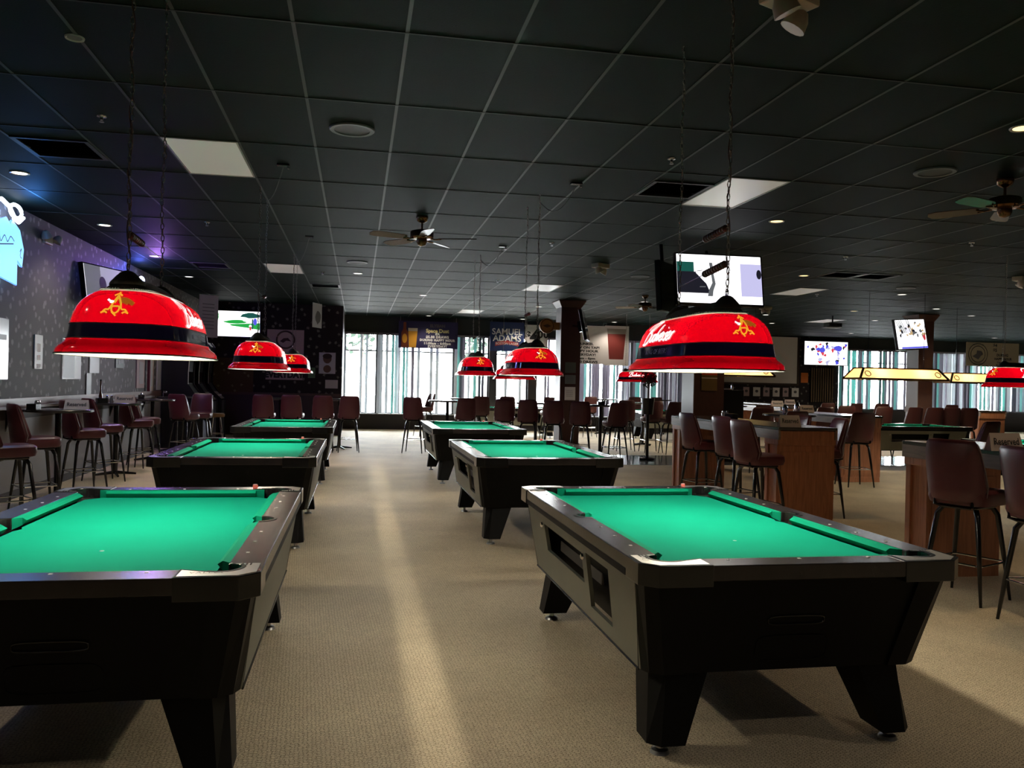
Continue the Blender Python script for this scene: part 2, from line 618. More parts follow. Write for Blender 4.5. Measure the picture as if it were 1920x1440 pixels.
vis = sorted([c for c in cells if seen(*c)], key=lambda c: cellc(*c)[1] + .3 * abs(cellc(*c)[0]))
near = set(vis[:295])
far = MB()
for c in cells:
    x, y = cellc(*c)
    if c in near:
        o = bpy.data.objects.new('ceiling_tile', tile)
        COL.objects.link(o)
        o.parent = ce
        o.location = (x, y, 0)
    else:
        far.box(max(x - TW / 2 + .009, X_LEFT), min(x + TW / 2 - .009, X_RIGHT), y - TL / 2 + .009, min(y + TL / 2 - .009, Y_FAR2), CEIL + .0015, CEIL + .022)
far.build('distant_ceiling_tiles', M_ceil, ce)['kind'] = 'stuff'

LITE_LAB = {(-3, 0): 'large white light panel with added glow, left, nearest the camera', (5, 0): 'large white light panel with added glow right of the hanging chains',
            (-3, 6): 'white light panel with a pinkish tint above the left lamps', (5, 7): 'white light panel over the brown column and round sign',
            (4, 12): 'small bright light panel in front of the far windows', (13, 6): 'white light panel right of the pair of hanging televisions',
            (20, 11): 'small white light panel beside the ceiling projector', (27, 8): 'white light panel at the far right edge over the tilted banner'}
for c in sorted(LITE):
    x, y = cellc(*c)
    t = empty('light_panel', (x, y, CEIL))
    MB().box(-.285, .285, -.59, .59, 0, .012).build('diffuser', M_acryl, t)
    f = MB()
    for a in ((-.297, -.282, -.6, .6), (.282, .297, -.6, .6), (-.282, .282, -.6, -.585), (-.282, .282, .585, .6)):
        f.box(*a, -.006, .02)
    f.build('frame', M_trimwhite, t)
    tag(t, LITE_LAB[c], 'light panel', 'lay-in light panels in the ceiling')
VENT_LAB = {(-5, 0): 'black ceiling grille at the upper left edge', (4, 0): 'black ceiling grille touching the right-hand near light panel',
            (-5, 6): 'louvred ceiling grille in the purple glow over the left wall', (12, 4): 'left one of two black grilles side by side right of the televisions',
            (13, 4): 'right one of two black grilles side by side right of the televisions', (-2, 8): 'faint ceiling grille left of the dark flowered wall top', (3, 13): 'faint grille just in front of the window soffit'}
M_vent = mat('black_grille_paint', (0.006, 0.006, 0.006), 0.5)
M_ventg = mat('grey_grille_paint', (0.03, 0.035, 0.035), 0.5)
for c in sorted(VENT):
    x, y = cellc(*c)
    t = empty('ceiling_vent', (x, y, CEIL))
    mv = M_ventg if c[1] > 5 else M_vent
    f = MB()
    for a in ((-.297, -.26, -.3, .3), (.26, .297, -.3, .3), (-.26, .26, -.3, -.265), (-.26, .26, .265, .3)):
        f.box(*a, -.008, .02)
    f.build('frame', mv, t)
    MB().box(-.28, .28, -.28, .28, .018, .024).build('backing', M_black, t)
    sl = MB()
    for k in range(11):
        yy = -.25 + k * .05
        sl.add([(-.26, yy, .0), (.26, yy, .0), (.26, yy + .03, .018), (-.26, yy + .03, .018)], [(0, 1, 2, 3)])
    sl.build('louvres', mv, t)
    MB().box(-.297, .297, .305, .6, .004, .02).build('filler_tile', M_ceil, t)
    MB().box(-.297, .297, -.6, -.305, .004, .02).build('filler_tile', M_ceil, t)
    tag(t, VENT_LAB[c], 'vent', 'ceiling grilles')

# ------------------------------------------------------------------ windows and blinds
M_mull = mat('dark_window_metal', (0.03, 0.03, 0.032), 0.4)
S_grey = slat_mat('grey_blind_fabric', (0.22, 0.20, 0.23), (0.0066, 0.0060, 0.0080))
S_dark = slat_mat('charcoal_blind_fabric', (0.10, 0.10, 0.12), (0.0010, 0.0010, 0.0014))
S_teal = slat_mat('teal_blind_fabric', (0.22, 0.50, 0.46), (0.0050, 0.0165, 0.0155))
S_pale = slat_mat('pale_blind_fabric', (0.6, 0.65, 0.68), (0.020, 0.022, 0.024))
wn_no = [0]


def window(x0, x1, y, z0, z1, dens, seq, rails=(0.78,)):
    wn_no[0] += 1
    w = struct(empty('window_%d' % wn_no[0], ((x0 + x1) / 2, y + .08, z0)))
    h, hw = z1 - z0, (x1 - x0) / 2
    f = MB()
    f.box(-hw, -hw + .05, -.04, .04, 0, h).box(hw - .05, hw, -.04, .04, 0, h).box(-hw, hw, -.04, .04, 0, .05).box(-hw, hw, -.04, .04, h - .05, h)
    for r_ in rails:
        f.box(-hw, hw, -.03, .03, h * r_ - .02, h * r_ + .02)
    f.build('frame', M_mull, w)
    MB().box(-hw + .04, hw - .04, -.004, .004, .04, h - .04).build('glass_pane', M_glass, w)
    b = MB()
    x = -hw + .04
    while x < hw - .06:
        m_ = random.choice(seq)
        if random.random() < dens:
            a = random.uniform(0.1, 0.9)
            c, s_ = .045 * math.cos(a), .045 * math.sin(a)
            b.add([(x - c, -.16 + s_, .03), (x + c, -.16 - s_, .03), (x + c, -.16 - s_, h - .06), (x - c, -.16 + s_, h - .06)], [(0, 1, 2, 3)], m_)
        x += random.uniform(.07, .10)
    b.box(-hw + .02, hw - .02, -.20, -.12, h - .06, h - .0, 0)
    o = b.build('blind_slats', [S_grey, S_dark, S_teal, S_pale], w)
    o['kind'] = 'stuff'
    return w


G, D, T, Pp = 0, 1, 2, 3
window(-0.5, 0.57, Y_FAR, .45, 2.87, .25, [Pp, Pp, Pp, G])
window(0.57, 2.87, Y_FAR, .45, 2.87, .38, [Pp, Pp, Pp, Pp, G, T])
window(2.87, 3.94, Y_FAR, .45, 2.87, .40, [G, T, T, Pp, D])
window(4.14, 5.15, Y_FAR, .45, 2.87, .45, [G, Pp, T, G])
window(5.4, 6.6, Y_FAR, .45, 2.87, .62, [G, Pp, G, G])
window(6.6, 8.5, Y_FAR, .45, 2.87, .88, [G, T, G, G, Pp, T, Pp, G])
window(8.5, X_JOG, Y_FAR, .45, 2.87, .92, [G, T, G, Pp, D, T, G, Pp])
for n_, (a, b) in enumerate(((3.94, 4.14), (5.15, 5.4))):
    MB().box(a, b, Y_FAR - .06, Y_FAR + .15, .45, 2.87).build('post', M_mull, wf)
window(17.25, 19.0, Y_FAR2, .75, 2.97, .60, [G, T, Pp, D, G, Pp])
window(19.0, 20.9, Y_FAR2, .75, 2.97, .55, [G, T, Pp, G])
window(20.9, 23.6, Y_FAR2, .75, 2.97, .92, [G, T, G, Pp, D, T, G, Pp])
window(23.6, X_RIGHT - .05, Y_FAR2, .75, 2.97, .72, [D, G, T, D, Pp, Pp])
# outside: pavement and a row of trees behind the glass
gr = MB().box(-40, 60, Y_FAR2 + .5, 90, -.3, -.15).build('outdoor_ground', mat('pale_concrete', (0.55, 0.55, 0.54), 0.8, noise=(.5, (0.45, 0.45, 0.44), .3)))
struct(gr)
M_leaf = mat('dark_foliage', (0.012, 0.030, 0.016), 0.8)
M_trunk = mat('bark', (0.06, 0.045, 0.035), 0.9)


def tree(x, y, h, r, lab):
    t = empty('street_tree', (x, y, -.15))
    MB().lathe([(r * .09, 0), (r * .06, h * .6), (r * .03, h)], 8).build('trunk', M_trunk, t)
    b = MB()
    rnd = random.Random(int(x * 10))
    for _ in range(420):
        u, v_, w_ = rnd.gauss(0, .45), rnd.gauss(0, .45), rnd.gauss(0, .4)
        p = Vector((u * r, v_ * r, h + w_ * r))
        d = Vector((rnd.uniform(-1, 1), rnd.uniform(-1, 1), rnd.uniform(-.6, .6))).normalized() * r * .16
        e = d.cross(Vector((0.3, 0.2, 1))).normalized() * r * .09
        b.add([p - d, p - e, p + d, p + e], [(0, 1, 2, 3)])
    b.build('crown', M_leaf, t)['kind'] = 'stuff'
    tag(t, lab, 'tree', 'trees outside the windows')


tree(0.2, 42, 4.6, 1.5, 'dark green tree outside the leftmost far window')
tree(6.4, 45, 4.4, 1.6, 'dark tree outside, behind the glass between the two dark banners')

# ------------------------------------------------------------------ pool table
HL, HW, ZT = 1.18, 0.672, 0.795      # half length (y), half width (x), top of rails
CX = .128                             # length of a corner casting along the rail beyond the pocket


def arc(cx, cy, r, a0, a1, n):
    return [(cx + r * math.cos(a0 + (a1 - a0) * k / n), cy + r * math.sin(a0 + (a1 - a0) * k / n)) for k in range(n + 1)]


def make_pool_table(openings):
    t = empty('pool_table')
    # inner cabinet body
    def ring(hx, hy, ch, z):
        return [(hx - ch, -hy, z), (hx, -hy + ch, z), (hx, hy - ch, z), (hx - ch, hy, z), (-hx + ch, hy, z), (-hx, hy - ch, z), (-hx, -hy + ch, z), (-hx + ch, -hy, z)]
    b = MB()
    b.loft([ring(.50, .97, .05, .345), ring(.565, 1.09, .06, .715)])
    b.build('cabinet', M_black, t)
    # end panels (black) with shallow moulded recesses and a bump
    for sgn in (-1, 1):
        e = MB()
        y_b, y_t = 1.02, 1.135

        def P(x, v):                  # x, v in 0..1 up the panel
            return (x, sgn * (y_b + (y_t - y_b) * v), .335 + v * .395)
        wb, wt = .525, .60
        for (xa, xb, v0, v1, d) in ((-1, -.84, 0, 1, .0), (-.84, .84, 0, 1, .012), (.84, 1, 0, 1, .0)):
            q = []
            for (xx, v) in ((xa, v0), (xb, v0), (xb, v1), (xa, v1)):
                w = wb + (wt - wb) * v
                p = P(xx * w, v)
                q.append((p[0], p[1] - sgn * d, p[2]))
            q2 = [(p[0], p[1] - sgn * .05, p[2]) for p in q]
            fs = [(0, 1, 2, 3), (7, 6, 5, 4), (0, 4, 5, 1), (1, 5, 6, 2), (2, 6, 7, 3), (3, 7, 4, 0)]
            e.add(q + q2, fs)
        e.build('end_panel', M_black, t)
        # coved corner posts
        for sx in (-1, 1):
            c = MB()
            lo = [(sx * .525, sgn * 1.02), (sx * .575, sgn * .99), (sx * .60, sgn * .93), (sx * .5, sgn * .90)]
            hi = [(sx * .60, sgn * 1.135), (sx * .645, sgn * 1.10), (sx * .655, sgn * 1.04), (sx * .56, sgn * 1.0)]
            c.loft([[(p[0], p[1], .335) for p in lo], [(p[0], p[1], .73) for p in hi]])
            c.build('corner_post', M_black, t)
        # ball-box mouth and badge plate outline on the end
        r = MB()
        pts = rrect(.155, .055, 5, 24)
        r.loft([[(p[0], sgn * (y_b + (y_t - y_b) * ((.43 + p[1] - .335) / .395) - .009), .43 + p[1]) for p in pts],
                [(p[0] * .93, sgn * (y_b + (y_t - y_b) * ((.43 + p[1] - .335) / .395) - .04), .43 + p[1] * .85) for p in pts]], False, True)
        r.build('end_recess', mat('matt_black_recess', (0.003, 0.003, 0.003), 0.9), t)
        r = MB()
        pts = rrect(.12, .018, 4, 20)
        yv = lambda z: sgn * (y_b + (y_t - y_b) * ((z - .335) / .395) - .012 + .004)
        r.tube([(p[0], yv(.55 + p[1]), .55 + p[1]) for p in pts], .003, 5, closed=True)
        r.build('end_slot_bead', M_blackpl, t)
    # side panels: grey laminate, one with a ball-return window and a coin-door opening
    for sx in (-1, 1):
        op = openings if sx == -1 else []
        ys = sorted({-1.02, 1.02} | {v for o in op for v in o[:2]})
        zs = sorted({0.0, 1.0} | {v for o in op for v in o[2:]})
        s_ = MB()
        for a in range(len(ys) - 1):
            for c in range(len(zs) - 1):
                ya, yb, za, zb = ys[a], ys[a + 1], zs[c], zs[c + 1]
                ym, zm = (ya + yb) / 2, (za + zb) / 2
                if any(o[0] < ym < o[1] and o[2] < zm < o[3] for o in op):
                    continue

                def Q(y, v, d=0):
                    yl = y * (0.93 + .07 * v)
                    return (sx * (.598 + .058 * v - d), yl, .338 + v * .392)
                q = [Q(ya, za), Q(yb, za), Q(yb, zb), Q(ya, zb)]
                q2 = [Q(ya, za, .02), Q(yb, za, .02), Q(yb, zb, .02), Q(ya, zb, .02)]
                s_.add(q + q2, [(0, 1, 2, 3), (7, 6, 5, 4), (0, 4, 5, 1), (1, 5, 6, 2), (2, 6, 7, 3), (3, 7, 4, 0)])
        s_.build('side_panel', M_grayside, t)
        s2 = MB()
        s2.tube([(sx * .600, -.94, .336), (sx * .600, .94, .336)], .005, 6)
        s2.build('panel_edging', M_blackpl, t)
        if op:
            y0, y1, v0, v1 = op[0]
            g = MB()
            g.box(sx * .50 - .04, sx * .50 + .04, y0, y1, .338 + v0 * .392 - .01, .338 + v0 * .392 + .045, 0)
            g.build('ball_tray', mat('tray_grey', (0.25, 0.23, 0.2), 0.4), t)
            for (yy, vv) in ((y0 - .03, v1), (y1 + .03, v1)):
                k = MB().lathe([(.001, 0), (.016, 0), (.016, .006), (.011, .012), (.001, .012)], 12)
                o = k.build('lock', M_chrome, t, smooth=True)
                o.location = (sx * (.598 + .058 * vv) - .0, yy, .338 + .392 * (vv - .03))
                o.rotation_euler = (0, sx * PI / 2, 0)
    # bed cloth with pocket cut-outs
    fx, fy, zc = .50, 1.005, .757
    out = []
    cc = .075
    for (a, b_) in (((fx - cc, -fy), (fx, -fy + cc)),):
        pass
    r = .055
    out = [(-fx + cc, -fy), (fx - cc, -fy), (fx, -fy + cc)] + [(fx, -.05)] + [(fx - .02, 0)] + [(fx, .05)] + [(fx, fy - cc), (fx - cc, fy), (-fx + cc, fy), (-fx, fy - cc), (-fx, .05), (-fx + .02, 0), (-fx, -.05), (-fx, -fy + cc)]
    MB().prism(out, .735, zc).build('bed_cloth', M_felt, t)
    # pockets: dark cups
    for (px, py, pr) in ((.53, 1.035, .062), (.53, -1.035, .062), (-.53, 1.035, .062), (-.53, -1.035, .062), (.555, 0, .056), (-.555, 0, .056)):
        p = MB()
        rings = [[(px + pr * q * math.cos(2 * PI * i / 18), py + pr * q * math.sin(2 * PI * i / 18), z) for i in range(18)] for q, z in ((1.0, .745), (.8, .66))]
        p.loft(rings, False, True)
        p.build('pocket', mat('matt_black_pocket', (0.004, 0.004, 0.004), 0.8), t)
    # cushions
    nose, back, zt, zn = .0, .052, .790, .783

    def cushion(p0, p1, inward):
        """p0,p1 back-line ends (xy); inward unit vector"""
        d = Vector((p1[0] - p0[0], p1[1] - p0[1])).normalized()
        c = MB()
        ang = .045
        a0 = [(p0[0], p0[1]), (p1[0], p1[1])]
        n0 = (p0[0] + inward[0] * back + d[0] * ang, p0[1] + inward[1] * back + d[1] * ang)
        n1 = (p1[0] + inward[0] * back - d[0] * ang, p1[1] + inward[1] * back - d[1] * ang)
        m0 = (n0[0] - inward[0] * .018, n0[1] - inward[1] * .018)
        m1 = (n1[0] - inward[0] * .018, n1[1] - inward[1] * .018)
        vs = [(*a0[0], .74), (*m0, .757), (*n0, .780), (*m0, .792), (*a0[0], .794),
              (*a0[1], .74), (*m1, .757), (*n1, .780), (*m1, .792), (*a0[1], .794)]
        c.add(vs, [(0, 1, 2, 3, 4), (9, 8, 7, 6, 5), (0, 5, 6, 1), (1, 6, 7, 2), (2, 7, 8, 3), (3, 8, 9, 4), (4, 9, 5, 0)])
        c.build('cushion', M_cush, t)
    for sx in (-1, 1):
        cushion((sx * .552, -.955), (sx * .552, -.062), (-sx, 0))
        cushion((sx * .552, .062), (sx * .552, .955), (-sx, 0))
    for sy in (-1, 1):
        cushion((-.455, sy * 1.06), (.455, sy * 1.06), (0, -sy))
    # top rails
    R0 = .548
    for sx in (-1, 1):
        pts = [(sx * R0, -.98), (sx * HW, -.98), (sx * HW, .98), (sx * R0, .98)]
        pocket_arc = [(sx * (R0 + .062 * math.cos(a)), .062 * math.sin(a)) for a in [PI / 2 - PI * k / 10 for k in range(11)]]
        pts = pts + pocket_arc
        if sx < 0:
            pts = pts[::-1]
        r_ = MB()
        r_.prism(pts, .742, ZT)
        r_.build('side_rail', M_rail, t, bevel=.004)
        a = MB()
        pa = [(sx * (R0 + .064 * math.cos(k)), .064 * math.sin(k)) for k in [PI / 2 - PI * q / 12 for q in range(13)]]
        pb = [(sx * (R0 + .078 * math.cos(k)), .085 * math.sin(k)) for k in [PI / 2 - PI * q / 12 for q in range(13)]]
        vs = [(p[0], p[1], ZT + .002) for p in pa] + [(p[0], p[1], ZT + .002) for p in pb]
        a.add(vs, [(q, q + 1, 14 + q, 13 + q) if sx < 0 else (q, 13 + q, 14 + q, q + 1) for q in range(12)])
        a.build('side_pocket_trim', M_blackpl, t)
        s = MB()
        for k in (-.78, -.56, -.34, .34, .56, .78):
            s.box(sx * .59 - .006, sx * .59 + .006, k - .006, k + .006, ZT, ZT + .0012)
        s.build('rail_sights', M_pearl, t)['kind'] = 'stuff'
        MB().box(min(sx * HW, sx * (HW - .006)), max(sx * HW, sx * (HW - .006)), -.96, .96, .715, .742).build('rail_skirt', M_black, t)
    for sy in (-1, 1):
        pts = [(-.405, sy * 1.057), (.405, sy * 1.057), (.405, sy * HL), (-.405, sy * HL)]
        if sy < 0:
            pts = pts[::-1]
        MB().prism(pts, .735, ZT).build('end_rail', M_rail, t, bevel=.004)
        s = MB()
        for k in (-.3, 0, .3):
            s.box(k - .006, k + .006, sy * 1.085 - .006, sy * 1.085 + .006, ZT, ZT + .0012)
        s.build('rail_sights', M_pearl, t)['kind'] = 'stuff'
    # corner castings: chamfered plate with pocket mouth, slightly proud
    for sx in (-1, 1):
        for sy in (-1, 1):
            mouth = [(sx * (.535 + .066 * math.cos(a)), sy * (1.04 + .066 * math.sin(a))) for a in [-PI * .22 + (PI * .94) * k / 14 for k in range(15)]]
            pts = [(sx * R0, sy * .975), (sx * (HW + .004), sy * .975), (sx * (HW + .004), sy * (HL - .055)), (sx * (HW - .06), sy * (HL + .004)), (sx * .40, sy * (HL + .004)), (sx * .40, sy * 1.06)] + mouth[::-1]
            if sx * sy < 0:
                pts = pts[::-1]
            c = MB()
            c.prism(pts, .715, ZT + .003)
            o = c.build('corner_casting', M_casting, t, bevel=.003)
            a = MB()
            pa = [(sx * (.535 + .066 * math.cos(k)), sy * (1.04 + .066 * math.sin(k))) for k in [-.6 + 2.75 * q / 12 for q in range(13)]]
            pb = [(sx * (.535 + .078 * math.cos(k)), sy * (1.04 + .078 * math.sin(k))) for k in [-.6 + 2.75 * q / 12 for q in range(13)]]
            vs = [(p[0], p[1], ZT + .0045) for p in pa] + [(p[0], p[1], ZT + .0045) for p in pb]
            a.add(vs, [(q, q + 1, 14 + q, 13 + q) for q in range(12)])
            for q in range(3):
                a.box(sx * (.60 + .014 * q) - .003, sx * (.60 + .014 * q) + .003, sy * 1.0 - .018, sy * 1.0 + .018, ZT + .003, ZT + .0045)
            a.build('pocket_ring', M_blackpl, o)
            q0 = [(sx * (R0 + .012), sy * .985), (sx * (HW - .012), sy * .985), (sx * (HW - .012), sy * (HL - .062)), (sx * (HW - .066), sy * (HL - .012)), (sx * .41, sy * (HL - .012)), (sx * .41, sy * 1.075)] + [(sx * (.535 + .082 * math.cos(w)), sy * (1.04 + .082 * math.sin(w))) for w in [-PI * .16 + (PI * .80) * k / 12 for k in range(13)]][::-1]
            if sx * sy < 0:
                q0 = q0[::-1]
            MB().prism(q0, ZT + .001, ZT + .0036).build('corner_plate', M_plate, o)
    # foot and head spots on the cloth
    s = MB()
    s.lathe([(.009, 0), (.009, .0008)], 10)
    s.build('foot_spot', M_pearl, t, loc=(0, -.52, zc))
    # legs
    for sx in (-1, 1):
        for sy in (-1, 1):
            l = MB()
            top = [(.55, .94), (.55, .72), (.30, .72), (.30, .94)]
            top = [(.50, .985), (.545, .90), (.545, .74), (.32, .74), (.32, .985)]
            bot = [(.53, 1.02), (.575, .975), (.575, .86), (.43, .86), (.43, 1.02)]
            a = [(sx * p[0], sy * p[1], .36) for p in top]
            c = [(sx * p[0], sy * p[1], .055) for p in bot]
            l.loft([c, a] if sx * sy < 0 else [c[::-1], a[::-1]])
            leg = l.build('leg', M_black, t)
            ft = MB()
            ft.lathe([(.014, .058), (.014, .02), (.034, .014), (.040, 0)], 14, c=(sx * .505, sy * .94))
            ft.build('leveller', M_steel, leg, smooth=True)
            g = MB()
            for k in range(5):
                xx = .44 + k * .028
                g.box(sx * xx - .002, sx * xx + .002, sy * 1.0 - .02, sy * 1.0 + .02, .10, .12)
    return t


OPEN = [(-.22, .60, .42, .80), (-.66, -.30, .18, .84)]
ptR = make_pool_table(OPEN)
ptL = make_pool_table([])
G_T = 'green cloth pool tables'


def place_table(src, x, y, lab, rz=0, first=set()):
    o = src if id(src) not in first else copy_tree(src)
    first.add(id(src))
    o.location = (x, y, 0)
    o.rotation_euler = (0, 0, rz)
    tag(o, lab, 'pool table', G_T)
    return o


place_table(ptR, 1.722, 4.08, 'nearest right pool table, whole black end facing the camera')
place_table(ptR, 1.722, 8.36, 'middle pool table of the right row')
place_table(ptR, 1.735, 12.80, 'farthest pool table of the right row, before the lone stool')
place_table(ptL, -.985, 4.06, 'nearest left pool table, cut by the left edge of the frame')
place_table(ptL, -1.0, 8.30, 'middle pool table of the left row')
place_table(ptL, -.99, 12.75, 'farthest pool table of the left row, before the maroon stool backs')
place_table(ptR, 10.55, 14.75, 'pool table under the amber glass lamp, long side to the camera', PI / 2)
place_table(ptR, 9.75, 9.95, 'pool table at the right edge behind the Reserved sign', PI / 2)
place_table(ptR, 4.2, 22.3, 'distant pool table in front of the far windows, left of the column', PI / 2)
place_table(ptR, 8.6, 21.6, 'distant pool table right of the round-sign column', PI / 2)

# worn maker's lettering on the corner plates
for root_, txt, x, y, rz, sz, sh in ((ptL, 'VALLEY', .50, -1.125, 0, .030, 0), (ptR, 'Cougar', -.628, -1.03, -PI / 2 + PI, .034, .3)):
    text(txt, sz, M_ink, root_, (x, y, ZT + .0042), (0, 0, rz), name='plate_lettering', shear=sh, spacing=1.2)

# chalk cubes
M_chalk = mat('pink_chalk_wrapper', (0.75, 0.16, 0.13), 0.6)
M_chalktop = mat('chalk_face', (0.75, 0.5, 0.5), 0.9)
CH = [(2.14, 5.205, 'red chalk cube on the far rail of the nearest right pool table'), (-.59, 5.19, 'pink chalk cube on the far rail of the nearest left pool table'),
      (-.58, 9.42, 'pale chalk cube on the far rail of the middle left pool table'), (2.13, 9.48, 'pink chalk cube on the far rail of the middle right pool table'),
      (2.12, 13.92, 'tiny pink chalk cube on the farthest right pool table'), (-.57, 13.87, 'tiny pink chalk cube on the farthest left pool table')]
for x, y, lab in CH:
    t = empty('chalk_cube', (x, y, ZT), random.uniform(-.5, .5))
    MB().box(-.013, .013, -.013, .013, 0, .020).build('wrapper', M_chalk, t, bevel=.002)
    MB().prism([(p[0], p[1]) for p in rrect(.011, .011, 4, 12)], .020, .023).build('chalk_face', M_chalktop, t)
    tag(t, lab, 'chalk', 'cue chalk cubes on the table rails')

# ------------------------------------------------------------------ lamps over the tables
PROF = [(0.0, 0.0), (.006, .002), (.022, .004), (.036, .016), (.050, .034), (.060, .040), (.064, .041)]
PROF_BAND = [(.064, .041), (.125, .052)]
PROF_UP = [(.125, .052), (.16, .060), (.195, .073), (.225, .091), (.248, .115), (.262, .138), (.268, .150)]
LHX, LHY = .290, .560


def lamp_ring(z, d, n=3.4, N=56, eps=0):
    return rrect(LHX - d + eps, LHY - d * 1.0 + eps, n, N, z)


def inset_at(z):
    pr = PROF + PROF_BAND[1:] + PROF_UP[1:]
    for k in range(len(pr) - 1):
        if pr[k][0] <= z <= pr[k + 1][0] and pr[k + 1][0] > pr[k][0]:
            f = (z - pr[k][0]) / (pr[k + 1][0] - pr[k][0])
            return pr[k][1] + f * (pr[k + 1][1] - pr[k][1])
    return pr[-1][1]


def on_shade_side(u, z, sgn, eps=.003):
    """point on the long side of the shade; u runs along y"""
    d = inset_at(z)
    hx, hy = LHX - d, LHY - d * 1.0
    return (sgn * (hx * max(0.02, 1 - abs(u / hy) ** 3.4) ** (1 / 3.4) + eps), u, z)


def on_shade_end(u, z, sgn, eps=.003):
    d = inset_at(z)
    hx, hy = LHX - d, LHY - d * 1.0
    return (u, sgn * (hy * max(0.02, 1 - abs(u / hx) ** 3.4) ** (1 / 3.4) + eps), z)


def wrap(me, fn):
    for v in me.vertices:
        v.co = Vector(fn(v.co.x, v.co.y))
    me.update()
    return me


def script_word():
    """hand-written brand script in strokes: looping capital, then joined letters"""
    S = []
    S.append([(-.145, -.050), (-.138, .000), (-.128, .052), (-.120, .066)])
    S.append([(-.165, .028), (-.172, .050), (-.158, .068), (-.130, .072), (-.104, .066), (-.098, .048), (-.110, .028), (-.134, .016)])
    S.append([(-.134, .016), (-.104, .010), (-.096, -.012), (-.106, -.036), (-.135, -.050), (-.160, -.046)])
    x = -.088
    def u(x): return [(x, .004), (x + .002, -.028), (x + .012, -.036), (x + .022, -.026), (x + .024, .004), (x + .026, -.034)]
    S.append(u(x))
    x = -.056
    S.append([(x + .02, -.004), (x + .004, .0), (x, -.024), (x + .012, -.036), (x + .022, -.02), (x + .026, .05), (x + .028, -.034)])
    x = -.022
    S.append([(x, .004), (x + .004, -.034), (x + .014, -.004), (x + .020, -.034), (x + .030, .004)])
    x = .016
    S.append([(x, -.018), (x + .018, -.012), (x + .014, .006), (x + .002, .0), (x, -.026), (x + .012, -.036), (x + .024, -.026)])
    x = .048
    S.append([(x, .004), (x + .002, -.034)])
    S.append([(x + .003, .026), (x + .005, .030)])
    x = .060
    S.append([(x + .018, .004), (x + .004, -.002), (x + .016, -.018), (x + .012, -.036), (x, -.030)])
    x = .086
    S.append([(x, -.018), (x + .018, -.012), (x + .014, .006), (x + .002, .0), (x, -.026), (x + .012, -.036), (x + .026, -.024)])
    x = .120
    S.append([(x, .004), (x + .002, -.034), (x + .008, .0), (x + .020, .002)])
    return S


def ribbon(strokes, w):
    """flat ribbon mesh in xy along polylines, smoothed by Catmull-Rom"""
    vs, fs = [], []
    for st in strokes:
        P = [Vector((p[0], p[1])) for p in st]
        Q = []
        for k in range(len(P) - 1):
            p0, p1, p2, p3 = P[max(k - 1, 0)], P[k], P[k + 1], P[min(k + 2, len(P) - 1)]
            for s in range(4):
                f = s / 4
                Q.append(.5 * ((2 * p1) + (p2 - p0) * f + (2 * p0 - 5 * p1 + 4 * p2 - p3) * f * f + (3 * p1 - p0 - 3 * p2 + p3) * f ** 3))
        Q.append(P[-1])
        base = len(vs)
        for k, q in enumerate(Q):
            d = (Q[min(k + 1, len(Q) - 1)] - Q[max(k - 1, 0)])
            d = d.normalized() if d.length > 1e-6 else Vector((1, 0))
            n = Vector((-d.y, d.x)) * w * .5
            vs += [(q.x + n.x, q.y + n.y, 0), (q.x - n.x, q.y - n.y, 0)]
        for k in range(len(Q) - 1):
            a = base + 2 * k
            fs.append((a, a + 1, a + 3, a + 2))
    return vs, fs


def shear_pts(st, k=.32):
    return [[(x + y * k, y) for x, y in s] for s in st]


def subdiv_decal(vs, fs, fn, name, m, parent):
    me = bpy.data.meshes.new(name)
    me.from_pydata([fn(v[0], v[1]) for v in vs], [], fs)
    me.materials.append(m)
    me.update()
    o = bpy.data.objects.new(name, me)
    COL.objects.link(o)
    o.parent = parent
    return o


# crowned letter A with a spread wing: gold emblem (flat print), units of metres
EMB_A = [[(-.050, -.038), (-.038, -.024), (-.022, -.020), (.0, .030), (.004, .044)], [(.004, .044), (.020, .010), (.026, -.020), (.042, -.024), (.052, -.038)],
         [(-.056, -.040), (-.040, -.034), (-.030, -.040)], [(.030, -.040), (.042, -.034), (.056, -.040)], [(-.014, -.010), (-.012, -.030), (.0, -.040), (.014, -.030), (.016, -.010), (-.014, -.010)],
         [(-.012, .040), (.004, .050), (.020, .040)], [(.004, .050), (.006, .060)], [(-.004, .006), (.006, .030)], [(-.012, -.034), (.006, -.052)]]
EMB_W = [[(.008, .022), (.026, .028), (.050, .022), (.074, .004)], [(.010, .016), (.030, .020), (.052, .012), (.070, -.002)], [(.012, .010), (.030, .012), (.050, .002)]]
EMB_H = [[(-.034, .022), (-.022, .014), (-.008, .012)], [(-.024, .010), (-.012, .008)]]
CHAIN_L, CHAIN_Y = CEIL - 1.53 - .385, .35


def chain_mesh(length, pitch=.030, R=.0125, r=.0027):
    c = MB()
    n = int(length / pitch)
    for k in range(n):
        z = k * pitch
        sw = .004 * math.sin(k * .35)
        pts = []
        for q in range(8):
            a = 2 * PI * q / 8
            u = R * .62 * math.cos(a)
            w = R * 1.45 * math.sin(a)
            pts.append((u + sw, 0, z + w + R) if k % 2 else (sw, u, z + w + R))
        c.tube(pts, r, 4, closed=True)
    return c.mesh('chain', mat('oxidised_chain', (0.35, 0.33, 0.31), 0.35, metal=0.8))


CHAIN = chain_mesh(CHAIN_L)


